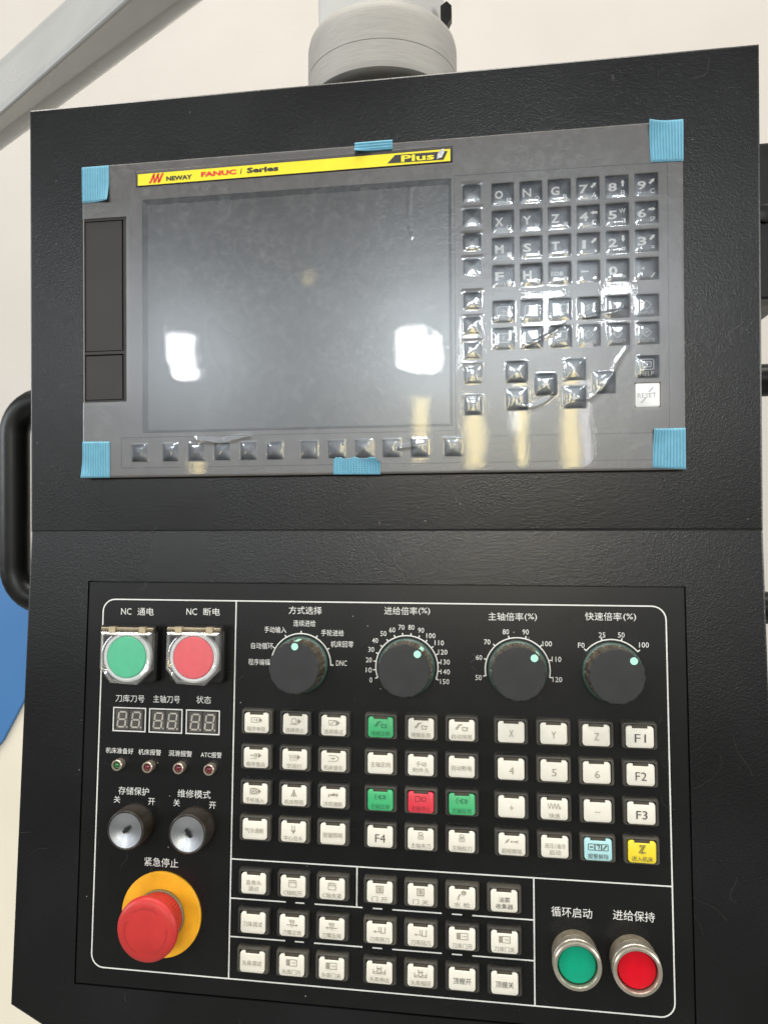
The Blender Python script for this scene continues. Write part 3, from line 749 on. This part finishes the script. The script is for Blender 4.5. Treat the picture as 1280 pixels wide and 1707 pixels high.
for cx, a0, a1, nt in ((KX[0], 180, 0, 7), (KX[1], 200.5, -20.5, 16), (KX[2], 191.5, -11.5, 8), (KX[3], 140, 40, 4)):
    dl = MB(); dl.stroke(arc(cx, a0, a1), .75, LZ)
    for k in range(nt):
        a = math.radians(a0 + (a1 - a0) * k / (nt - 1)); dl.stroke([(cx + r * math.cos(a), KY + r * math.sin(a)) for r in (20.2, 22.2)], .75, LZ + .01)
    link('dial_scale', dl.mesh('dial_scale'), M['print'], plate)

# rotary knobs
def knob_mesh():
    mb = MB(); n = 120
    def ring(r, z, fl): 
        out = []
        for k in range(n):
            a = 2 * math.pi * k / n; q = (a * 15 / (2 * math.pi)) % 1
            d = fl * (1 if .36 < q < .64 else 0)
            out.append(((r - d) * math.cos(a), (r - d) * math.sin(a), z))
        return out
    mb.mat = 1; mb.loft([ring(18.5, ZP, 0), ring(18.5, 1.4, 0), ring(18.1, 2.0, 0), ring(17.4, 2.1, 0)], cap1=False)
    mb.mat = 0; mb.loft([ring(17.4, 2.1, .0), ring(17.2, 2.8, 1.3), ring(16.9, 15.5, 1.3), ring(16.7, 16.6, .6)], cap1=False)
    mb.mat = 2; mb.loft([ring(16.7, 16.6, .6), ring(16.0, 17.4, .0), ring(13, 17.5, 0)])
    return mb.mesh('rotary_knob', 28)
knm = knob_mesh()
for m_ in ('knobside', 'teal_edge', 'knob'): knm.materials.append(M[m_])
klab = ['charcoal mode dial with mint pointer aimed straight up', None, None, None]
for cx, ang in zip(KX, (88, 51, 46, 44)):
    o = link('rotary_knob', knm, None, P, LOW @ T(cx, KY) @ Matrix.Rotation(math.radians(ang), 4, 'Z'))
    pm = MB()
    dot = [(13.7 + 2.3 * math.cos(2 * math.pi * k / 24), 2.3 * math.sin(2 * math.pi * k / 24)) for k in range(24)]
    dot = [(min(x, 15.9), y) for x, y in dot]
    pm.poly(dot, 17.62); pm.add([(15.8, -1.7, 17.5), (15.8, 1.7, 17.5), (16.9, 1.5, 15.4), (16.9, -1.5, 15.4), (17.2, 1.3, 3.4), (17.2, -1.3, 3.4)], [(0, 3, 2, 1), (3, 5, 4, 2)])
    link('pointer_mark', pm.mesh('pointer_mark'), M['mint'], o)

# push keys
def key_frame():
    mb = MB(); R = lambda w, h, r, z: at_z(rrect(w, h, r, 4), z)
    mb.loft([R(21.4, 16.4, 1.6, ZP), R(21.2, 16.2, 1.6, 2.6), R(20.4, 15.4, 1.6, 3.6), R(17.6, 13.9, 1.4, 3.8), R(17.4, 13.7, 1.3, 1.2)])
    return mb.mesh('push_key', 30)
def cap_outline():
    w, h, r = 16.4, 13.0, 1.9; nx, nd = 4.6, 1.35
    o = rrect(w, h, r, 4)          # starts on the right side, anticlockwise
    tr, tl, rest = o[:5], o[5:10], o[10:]
    return tr + [(nx, h / 2), (nx, h / 2 - nd), (-nx, h / 2 - nd), (-nx, h / 2)] + tl + rest
def key_cap():
    mb = MB(); o = cap_outline()
    mb.loft([at_z(o, 1.2), at_z(o, 4.3), at_z(inset(o, .18), 4.62), at_z(inset(o, .45), 4.75)])
    return mb.mesh('cap', 40)
kf = key_frame(); kf.materials.append(M['keyframe'])
kl = MB(); kl.loft([at_z(rrect(9.6, 1.9, .3, 2, (0, 5.7)), 1.2), at_z(rrect(9.6, 1.9, .3, 2, (0, 5.7)), 4.0)]); klm = kl.mesh('lamp_window'); klm.materials.append(M['slotled'])
capm = {}
for c in ('white_cap', 'green_cap', 'red_cap', 'blue_cap', 'yellow_cap'):
    capm[c] = key_cap(); capm[c].materials.append(M[c])
IW = .38
def circ(cx, cy, r, n=16): return [(cx + r * math.cos(2 * math.pi * k / n), cy + r * math.sin(2 * math.pi * k / n)) for k in range(n)]
def icon(mb, kind, z, flip=1):
    st = lambda pts, cl=False, w=IW: mb.stroke([(x * flip, y) for x, y in pts], w, z, cl)
    fill = lambda pts: mb.poly([(x * flip, y) for x, y in (pts if flip > 0 else reversed(pts))], z)
    tri = lambda x=2.2: fill([(x, -.2), (x + 2.2, 1.5), (x, 3.2)])
    if kind in ('block', 'stop', 'skip', 'restart', 'dry', 'hand'):
        if kind != 'dry' and kind != 'restart': tri(2)
        else: tri(1.8)
    if kind == 'block': st([(1.6, 0), (-3.4, 0), (-3.4, 3), (1.6, 3)]); st([(-2.4, 1.5), (.6, 1.5)]); fill([(.2, .8), (1.5, 1.5), (.2, 2.2)])
    elif kind == 'stop': st(circ(-.6, 1.6, 1.7), True); st([(-3.4, -.4), (1.6, -.4)])
    elif kind == 'skip': st([(-3, 0), (1.6, 0), (1.6, 3), (-3, 3)], True); st([(-2, .4), (.8, 2.7)])
    elif kind == 'restart': st([(-3.6, 1.5), (-1.4, 1.5)], w=.6); st([(-.8, .2), (-.8, 2.8)]); st([(.2, .2), (.2, 2.8)]); st([(1, .2), (1, 2.8)]); st([(-3.4, -.5), (1, -.5)])
    elif kind == 'dry': st([(-3.6, 2.9), (-2.9, .4), (-2.2, 2.9), (-1.5, .4), (-.8, 2.9), (-.1, .4), (.6, 2.9), (1.2, .4)]); st([(-3.4, -.5), (-2, -.5)]); st([(-1.4, -.5), (0, -.5)]); st([(.6, -.5), (1.6, -.5)])
    elif kind == 'lock': st([(-3.4, -.2), (1.6, -.2), (3.2, .8), (3.4, 1.6), (3.2, 2.4), (1.6, 3.4), (-3.4, 3.4)]); st([(-2, 1.6), (1, 1.6)]); fill([(-.6, .9), (.8, 1.6), (-.6, 2.3)])
    elif kind == 'hand': st(circ(-1, 1.5, 1.6), True); st(circ(-1, 1.5, .6, 8), True); st([(-3.2, -.3), (-3.2, 3.3), (1.2, 3.3), (1.2, -.3)], True)
    elif kind == 'lamp': fill([(-.5, 2.4), (.5, 2.4), (.3, 3.8), (-.3, 3.8)]); st([(-.4, 2.4), (-1.8, -.8)]); st([(.4, 2.4), (1.8, -.8)]); st([(-1, 1), (1, 1)]); st([(-1.5, 0), (1.5, 0)]); st([(0, 2), (0, -1)])
    elif kind == 'tap': st([(-3, .2), (-2.6, 1.6), (2.6, 1.6)], w=.7); fill([(-1.4, 1), (.2, 2.8), (.2, .8)]); fill([(1.4, .8), (1.4, 3), (.2, 1.8)]); st([(2.8, .6), (2.8, 2.8)], w=.6)
    elif kind == 'drill': st([(-.8, 3.8), (-.8, 1.2), (0, -.2)]); st([(.8, 3.8), (.8, 1.2), (0, -.2)]); st([(-1.6, 1), (0, -1), (1.6, 1)]); st([(0, .4), (0, -1.6)])
    elif kind == 'chip': st([(-4, .3), (-2.8, .5), (-1, 3.2), (.4, 3.3)], w=.6); st([(-4, 1.2), (-3, 1.4), (-1.6, 3.4)]); st([(.4, 1.6), (.8, -.4), (3.4, -.4), (3.8, 1.6), (2.6, 1.3), (1.6, 1.8), (.4, 1.6)], w=.45)
    elif kind == 'spin': st([(-2.2, 3.4), (-3.4, 2.6), (-3.4, .8), (-2.2, 0)]); st([(-2.4, 1.8), (-.6, 1.8)], w=.5); st([(-.4, 3.2), (-.4, .2)]); st(circ(1, 1.8, 1.2), True); st([(2.6, 3.2), (3.2, 2.2), (2.8, .4)], w=.6)
    elif kind == 'spinstop': st([(-3.4, .2), (-.8, .2), (-.8, 3.4), (-3.4, 3.4)], True); st([(.4, 3.4), (.4, .2)]); st(circ(2, 1.8, 1.3), True)
    elif kind == 'clamp': st(rrect(2.4, 1.6, .5, 2, (0, 3.2)), True); st(rrect(3.2, 2, .4, 2, (0, .9)), True); st([(0, 2.4), (0, 1.9)]); st([(-.8, .9), (.8, .9)])
    elif kind == 'rapid': st([(-4 + k * .33, 1.6 + 1.6 * math.cos(k * math.pi / 3.2)) for k in range(25)], w=.34)
    elif kind == 'ot': st([(-4, .6), (-2.6, 2.6), (-2.8, 1), (-1.6, 3)], w=.5); st([(-.8, 1.6), (3.4, 1.6)]); fill([(-.9, 1.6), (.2, .9), (.2, 2.3)]); st([(3.6, .6), (3.6, 2.6)]); fill([(3.2, 1.6), (2.2, .9), (2.2, 2.3)])
    elif kind == 'alarm':
        for q in (-4, 0, 4): st(rrect(3.7, 3.6, .2, 1, (q, 1.2)), True)
        st([(-5, 1.2), (-3, 1.2)], w=.7); st([(-1, 2.4), (.8, 2.4), (.2, 0)], w=.5); st([(3, 0), (5, 2.4)], w=.7)
    elif kind == 'enter': st([(-1.6, 3.7), (1.8, 3.7), (-.4, 0), (2.2, -.6)], w=.45); st([(-1.6, 2.9), (.6, 2.9), (-1.8, -.4), (.8, -1)], w=.45)
    elif kind == 'rotary': st([(-2.4, -.6), (2.4, -.6), (2.4, 2), (-2.4, 2)], True); st([(-2, 2), (-2.4, 3.2), (-1, 3.6), (1, 3.6), (2.4, 3.2), (2, 2)]); st([(-.8, 2.4), (-.8, 3.4)]); st([(.8, 2.4), (.8, 3.4)])
    elif kind == 'toolarm': st([(-3.6, .4), (3.6, .4)], w=.45); fill([(2.6, -.3), (3.9, .4), (2.6, 1.1)]); st([(-1.4, 3.4), (1.4, 3.4), (1.4, 2.4), (-1.4, 2.4)], True); st([(-.8, 2.4), (-.8, .4)]); st([(.8, 2.4), (.8, .4)]); st([(-.6, -.6), (.6, -.6)])
    elif kind == 'door': st([(-2, -.4), (2, -.4), (2, 3.6), (-2, 3.6)], True, .6); st([(-.7, .6), (.7, .6), (.7, 2.6), (-.7, 2.6)], True, .45); st([(0, .6), (0, 2.6)])
    elif kind == 'nozzle': st([(-2.6, -.4), (-1, 2.2)], w=.6); st(circ(1, 3, 1.1, 10), True, .6); st([(-3, -1), (-1.6, -1)], w=.5); st([(.2, 3.6), (2.6, 3)], w=.6)
    elif kind == 'magazine': st([(-4, .4), (1, .4)]); st([(-2.8, -.4), (-2.8, 1.4)]); st([(1, 3.4), (1, -.2), (3.6, -.2), (3.6, 3.4)], w=.45); st([(-.4, 3.4), (-.4, .6)])
    elif kind == 'magdoor': fill([(-3.4, -.4), (-1, -.4), (-1, 3.4), (-3.4, 3.4)]); st([(-1, -.4), (3.4, -.4), (3.4, 3.4), (-1, 3.4)], w=.4); st([(.2, 1.5), (2.6, 1.5)])
    elif kind == 'headstore': st([(-3.8, 2), (-3.8, -.6), (3.8, -.6), (3.8, 2)], w=.4); st(circ(0, 1, 1.3, 10), True); st([(-1.2, 3.8), (-1.2, 2.2)]); st([(1.2, 3.8), (1.2, 2.2)]); st([(-1.6, 2.4), (1.6, 2.4)]); st([(-3.8, .4), (-1.3, .4)]); st([(1.3, .4), (3.8, .4)])
CA = [-73.2, -47.0, -21.1]; CB = [9.7, 35.7, 61.6, 87.5]; CC = [92.4, 118.5, 144.4, 170.3]
RT = [-126.6, -149.4, -172.4, -195.2]; RB = [-229.4, -254.0, -278.3]
K = []
def row(xs, y, items): K.extend((x, y, *(it if isinstance(it, tuple) else (it,))) for x, it in zip(xs, items))
row(CA, RT[0], [('程序单段', 'block'), ('选择停止', 'stop'), ('选择跳过', 'skip')])
row(CA, RT[1], [('程序重启', 'restart'), ('空运行', 'dry'), ('机床锁住', 'lock')])
row(CA, RT[2], [('手轮插入', 'hand'), ('机床照明', 'lamp'), ('冷却通断', 'tap')])
row(CA, RT[3], [('气冷通断', None), ('中心出水', 'drill'), ('按键照明', None)])
row(CB, RT[0], [('排屑正转', 'chip', 'green_cap'), ('排屑反转', 'chip'), ('自动排屑', 'chip')])
row(CB, RT[1], [('主轴定向', None), ('手动\n附件头', None), ('自动断电', None)])
row(CB, RT[2], [('主轴正转', 'spin', 'green_cap'), ('主轴停止', 'spinstop', 'red_cap'), ('主轴反转', 'spin', 'green_cap')])
row(CB, RT[3], [('F4', 'big'), ('主轴夹刀', 'clamp'), ('主轴松刀', 'clamp')])
row(CC, RT[0], [('X', 'big'), ('Y', 'big'), ('Z', 'big'), ('F1', 'big')])
row(CC, RT[1], [('4', 'big'), ('5', 'big'), ('6', 'big'), ('F2', 'big')])
row(CC, RT[2], [('+', 'big'), ('快速', 'rapid'), ('-', 'big'), ('F3', 'big')])
row(CC, RT[3], [('超程解除', 'ot'), ('液压/油冷\n启动', None), ('报警解除', 'alarm', 'blue_cap'), ('进入机床', 'enter', 'yellow_cap')])
row(CA, RB[0], [('直角头\n调试', None), ('C轴松开', 'rotary'), ('C轴夹紧', 'rotary')])
row(CA, RB[1], [('刀库调试', None), ('刀臂正转', 'toolarm'), ('刀臂反转', 'toolarm', 'white_cap', -1)])
row(CA, RB[2], [('头库调试', None), ('头库门开', 'magdoor'), ('头库门关', 'magdoor')])
row(CB, RB[0], [('门 开', 'door'), ('门 关', 'door'), ('水 枪', 'nozzle'), ('油雾\n收集器', None)])
row(CB, RB[1], [('刀库倒刀', 'magazine'), ('刀库回刀', 'magazine'), ('刀库门开', 'magdoor'), ('刀库门关', 'magdoor')])
row(CB, RB[2], [('头库伸出', 'headstore'), ('头库缩回', 'headstore'), ('顶棚开', None), ('顶棚关', None)])
names = {'green_cap': 'green push key', 'red_cap': 'red push key marked for spindle stop', 'blue_cap': 'pale blue push key with three small boxes', 'yellow_cap': 'yellow push key in the corner of the key field'}
for x, y, txt, *rest in K:
    ic = rest[0] if rest else None; capc = rest[1] if len(rest) > 1 else 'white_cap'; flip = rest[2] if len(rest) > 2 else 1
    jx, jy, jr = random.uniform(-.12, .12), random.uniform(-.12, .12), random.uniform(-.5, .5)
    o = link('push_key', kf, None, P, LOW @ T(x, y), label=names.get(capc))
    link('lamp_window', klm, None, o)
    link('cap', capm[capc], None, o, T(jx, -.35 + jy, random.uniform(-.12, .12)) @ Matrix.Rotation(math.radians(jr), 4, 'Z') @ Matrix.Rotation(math.radians(random.uniform(-.5, .5)), 4, 'X'))
    lg = MB(); z = 5.0
    if ic == 'big':
        if txt == '-': lg.quad(-1.7, 1.7, -.9, -.5, z)
        elif txt == '+': lg.quad(-1.5, 1.5, -1.0, -.6, z); lg.quad(-.2, .2, -2.3, .7, z)
        else: write(lg, txt, .2, -1.1, h=5.0 if len(txt) > 1 else 4.4, w=6.6 if len(txt) > 1 else 2.9, z=z, bold=-.004 if txt != 'F3' else 0)
    elif ic: icon(lg, ic, z, flip); write(lg, txt, 0, -4.2, w=12.4 if len(txt) >= 4 else (10 if len(txt) == 3 else 6.6), h=3.0, z=z)
    elif '\n' in txt:
        a, b = txt.split('\n'); write(lg, a, .2, .5, w=12.8 if len(a) > 4 else 3.4 * len(a), h=3.1, z=z); write(lg, b, .2, -3.4, w=3.5 * len(b), h=3.1, z=z)
    else: write(lg, txt, 0, -.9, w=12.8 if len(txt) == 4 else 11, h=3.3 if len(txt) == 4 else 3.8, z=z, bold=0)
    dark = txt in ('F3', 'F1', 'F2', 'F4', '报警解除', '进入机床', '顶棚开', '顶棚关', '油雾\n收集器')
    ink = {'green_cap': 'ink_green', 'red_cap': 'ink_red'}.get(capc, 'ink_dark' if dark else 'ink')
    link('legend', lg.mesh('legend'), M[ink], o)

# power buttons with hinged clear covers
for cx, cy, cap_m, lab in ((-162.2, -83.6, 'pow_green', 'green power button under a clear flip cover'), (-115.2, -82.9, 'pow_red', 'red power button under a clear flip cover')):
    b = MB(); b.loft([at_z(rrect(39, 38, 3, 4, (0, 0)), ZP), at_z(rrect(38.6, 37.6, 3, 4), 6.4), at_z(rrect(37, 36, 2.5, 4), 7.2)])
    o = link('power_button', b.mesh('power_button', 30), M['black'], P, LOW @ T(cx, cy), label=lab)
    b = MB(); b.lathe([(16.6, 7), (16.6, 11.2), (15.6, 12), (14.4, 12), (14.0, 11)], 48, (.2, -1.6), cap1=False); link('pale_ring', b.mesh('pale_ring', 30), M['pale_ring'], o)
    b = MB(); b.lathe([(13.9, 8), (13.9, 11.6), (13.2, 12.2), (6, 12.4)], 48, (.2, -1.6)); link('button_cap', b.mesh('button_cap', 30), M[cap_m], o)
    outl = [(-18.3, 15), (-18.3, -9.5), (-10.5, -18.8), (8.5, -19.6), (18.3, -10), (18.3, 15)]
    outl = [(x, y) for x, y in outl]
    b = MB(); ro_ = outl
    b.loft([at_z(ro_, 8.2), at_z(ro_, 12.6), at_z(inset(ro_, 1.4), 13.8)], cap1=False); b.loft([at_z(inset(ro_, 1.4), 13.8), at_z(inset(ro_, 2.6), 13.4)], cap1=False)
    cvo = link('flip_cover', b.mesh('flip_cover', 20), M['cover_edge'], o)
    b = MB(); b.poly(inset(ro_, 2.6), 13.4); b.lathe([(17.4, 8.6), (17.4, 13.3)], 48, (.2, -1.6), cap1=False); b.lathe([(15.2, 13.45), (16.6, 13.9), (17.6, 13.45)], 48, (.2, -1.6), cap1=False)
    link('cover_window', b.mesh('cover_window', 30), M['cover'], o)
    b = MB(); b.box(-19.4, 19.4, 15.6, 19.2, 6, 9.2); link('hinge_block', b.mesh('hinge_block'), M['black'], o)
    hb = MB(); hb.loft([[(x, 16.6 + 1.7 * math.cos(t), 10.4 + 1.7 * math.sin(t)) for t in [2 * math.pi * k / 12 for k in range(12)]] for x in (-18.6, 18.6)], True, True)
    link('hinge_bar', hb.mesh('hinge_bar', 40), M['bronze'], o)
    for x in (-12.5, 9): 
        hb = MB(); hb.box(x, x + 4.6, 13.6, 18.6, 9, 13.2); link('hinge_clip', hb.mesh('hinge_clip'), M['brass'], o)

# digit displays
SEG = {'a': ((.8, 9), (5.2, 9)), 'g': ((.8, 4.5), (5.2, 4.5)), 'd': ((.8, 0), (5.2, 0)), 'f': ((.2, 8.6), (.2, 4.9)), 'b': ((5.8, 8.6), (5.8, 4.9)), 'e': ((.2, 4.1), (.2, .4)), 'c': ((5.8, 4.1), (5.8, .4))}
for cx in (-164.9, -138.7, -112.3):
    b = MB(); b.quad(-11.6, 11.6, -7.8, 7.8, ZP + .06)
    o = link('digit_display', b.mesh('digit_display'), M['digit_bg'], P, LOW @ T(cx, -129.1))
    b = MB(); b.stroke([(-11.6, -7.8), (11.6, -7.8), (11.6, 7.8), (-11.6, 7.8)], .8, ZP + .14, True); link('display_border', b.mesh('display_border'), M['print'], o)
    for dx in (-5.2, 4.9):
        b = MB(); b.quad(dx - 4.6, dx + 4.6, -6.6, 6.6, ZP + .1); link('digit_cell', b.mesh('digit_cell'), M['digit_cell'], o)
        b = MB()
        for p, q in SEG.values(): b.stroke([(dx - 3.1 + x * .98 + (y - 4.5) * .14, (y - 4.5) * 1.12) for x, y in (p, q)], 1.05, ZP + .18)
        b.quad(dx + 3.0, dx + 4.0, -5.6, -4.6, ZP + .18)
        link('digit', b.mesh('digit'), M['segment'], o)

# indicator lamps
for cx, cy, lm in ((-170.4, -158.8, 'lamp_green'), (-148.6, -159.2, 'lamp_red'), (-126.7, -159.0, 'lamp_red'), (-105.4, -159.0, 'lamp_red')):
    b = MB(); b.lathe([(3.7, ZP), (3.7, 4.6), (3.4, 5), (2.7, 5), (2.5, 4.4), (2.5, 2)], 28, cap1=False)
    o = link('indicator_lamp', b.mesh('indicator_lamp', 30), M['lamp_ring'], P, LOW @ T(cx, cy), label='green indicator lamp in chrome ring' if lm == 'lamp_green' else None)
    b = MB(); b.lathe([(2.5, 3.2), (2.0, 4.0), (1.0, 4.5), (.3, 4.6)], 24); link('lens', b.mesh('lens', 60), M[lm], o)

# key switches
for cx, ang in ((-158.0, 40), (-115.3, -52)):
    b = MB(); b.lathe([(13.2, ZP), (13.2, 2)] + [(13.0 + .25 * (k % 2), 2.5 + k * .8) for k in range(11)] + [(12.9, 12.4), (12.7, 13.6), (12.1, 14.1), (11.4, 13.5)], 48, cap1=False)
    o = link('key_switch', b.mesh('key_switch', 25), M['keybody'], P, LOW @ T(cx, -197.6))
    b = MB(); b.lathe([(11.4, 13.4), (11.3, 13.9), (10.8, 13.8), (7, 12.7), (3.2, 11.7), (2.6, 11.6)], 48); link('face_plate', b.mesh('face_plate', 40), M['steel'], o)
    b = MB(); b.poly([(x, y) for x, y in rrect(6.4, 2.1, .7, 3)], 12.5); b.poly(circ(0, 0, 1.6, 16), 12.53); link('keyhole', b.mesh('keyhole'), M['gap'], o, Matrix.Rotation(math.radians(ang), 4, 'Z'))
    b = MB(); b.lathe([(.5, ZP), (.5, ZP + .2)], 10, (0, 0)); 

# emergency stop
b = MB(); b.lathe([(27.6, ZP), (27.6, .9), (27.2, 1.3), (20, 1.45), (16.8, 1.5), (16.4, 1.2)], 72, cap1=True)
es = link('emergency_stop', b.mesh('emergency_stop', 30), M['estop_yellow'], P, LOW @ T(-137.7, -255.5), label='red mushroom emergency stop on a yellow disc')
b = MB(); b.lathe([(16.6, 1.3), (16.6, 3.2), (16.2, 3.7), (15, 3.7)], 48); link('collar', b.mesh('collar', 30), M['estop_collar'], es)
nk = MB(); rings = []
for r, z in ((15.6, 3.6), (15.4, 9), (16.0, 14.6), (17.2, 16.6)):
    rings.append([((r + (.45 if k % 2 and z < 16 else 0)) * math.cos(2 * math.pi * k / 96), (r + (.45 if k % 2 and z < 16 else 0)) * math.sin(2 * math.pi * k / 96), z) for k in range(96)])
nk.loft(rings, cap1=False); link('ribbed_neck', nk.mesh('ribbed_neck', 20), M['estop_red'], es)
b = MB(); b.lathe([(16, 16.4), (18.8, 16.6), (19.9, 17.6), (20.3, 19.2), (20.1, 20.8), (19.2, 22.2), (17.6, 23.0), (15.2, 23.3), (10, 23.5), (4, 23.6)], 72)
link('mushroom_cap', b.mesh('mushroom_cap', 60), M['estop_red'], es)
b = MB()
for a0, a1 in ((128, 66), (10, -64), (-112, -196)):
    pts = [(14.2 * math.cos(math.radians(a0 + (a1 - a0) * k / 20)), 14.2 * math.sin(math.radians(a0 + (a1 - a0) * k / 20))) for k in range(21)]
    b.stroke(pts, .42, 23.62)
    e = math.radians(a1); c, s = math.cos(e), math.sin(e); t = (math.sin(e), -math.cos(e))
    b.stroke([(14.0 * c + t[0] * .4, 14.0 * s + t[1] * .4), (16.0 * c - t[0] * 2.0, 16.0 * s - t[1] * 2.0)], .5, 23.3); b.stroke([(14.2 * c, 14.2 * s), (13.0 * c + t[0] * 2.2, 13.0 * s + t[1] * 2.2)], .42, 23.63)
link('arrow_mark', b.mesh('arrow_mark'), M['estop_groove'], es)

# start and hold buttons
for cx, cy, lm, lab in ((130.0, -259.6, 'start_green', 'round green start button in a worn metal sleeve'), (164.3, -259.9, 'start_red', 'round red hold button in a worn metal sleeve')):
    b = MB(); b.lathe([(13.6, ZP), (13.8, 1), (13.9, 6.5), (13.4, 7.2)], 56, cap1=False)
    o = link('start_button', b.mesh('start_button', 30), M['start_base'], P, LOW @ T(cx, cy), label=lab)
    b = MB(); b.lathe([(13.3, 6.8), (14.2, 7.4), (14.4, 8.4), (14.4, 12.6), (14.1, 13.0), (14.1, 13.4), (14.3, 13.8), (14.0, 15.4), (13.2, 16), (12.1, 16), (11.7, 15.2), (11.6, 9)], 56, cap1=False); link('sleeve', b.mesh('sleeve', 25), M['start_ring'], o)
    b = MB(); b.lathe([(11.2, 9), (11.1, 12.6), (10.4, 13.4), (5, 13.7)], 48); link('lens', b.mesh('lens', 40), M[lm], o)
    b = MB(); b.lathe([(11.7, 9.3), (11.15, 9.3)], 48, cap1=False); link('dark_gap', b.mesh('dark_gap'), M['gap'], o)
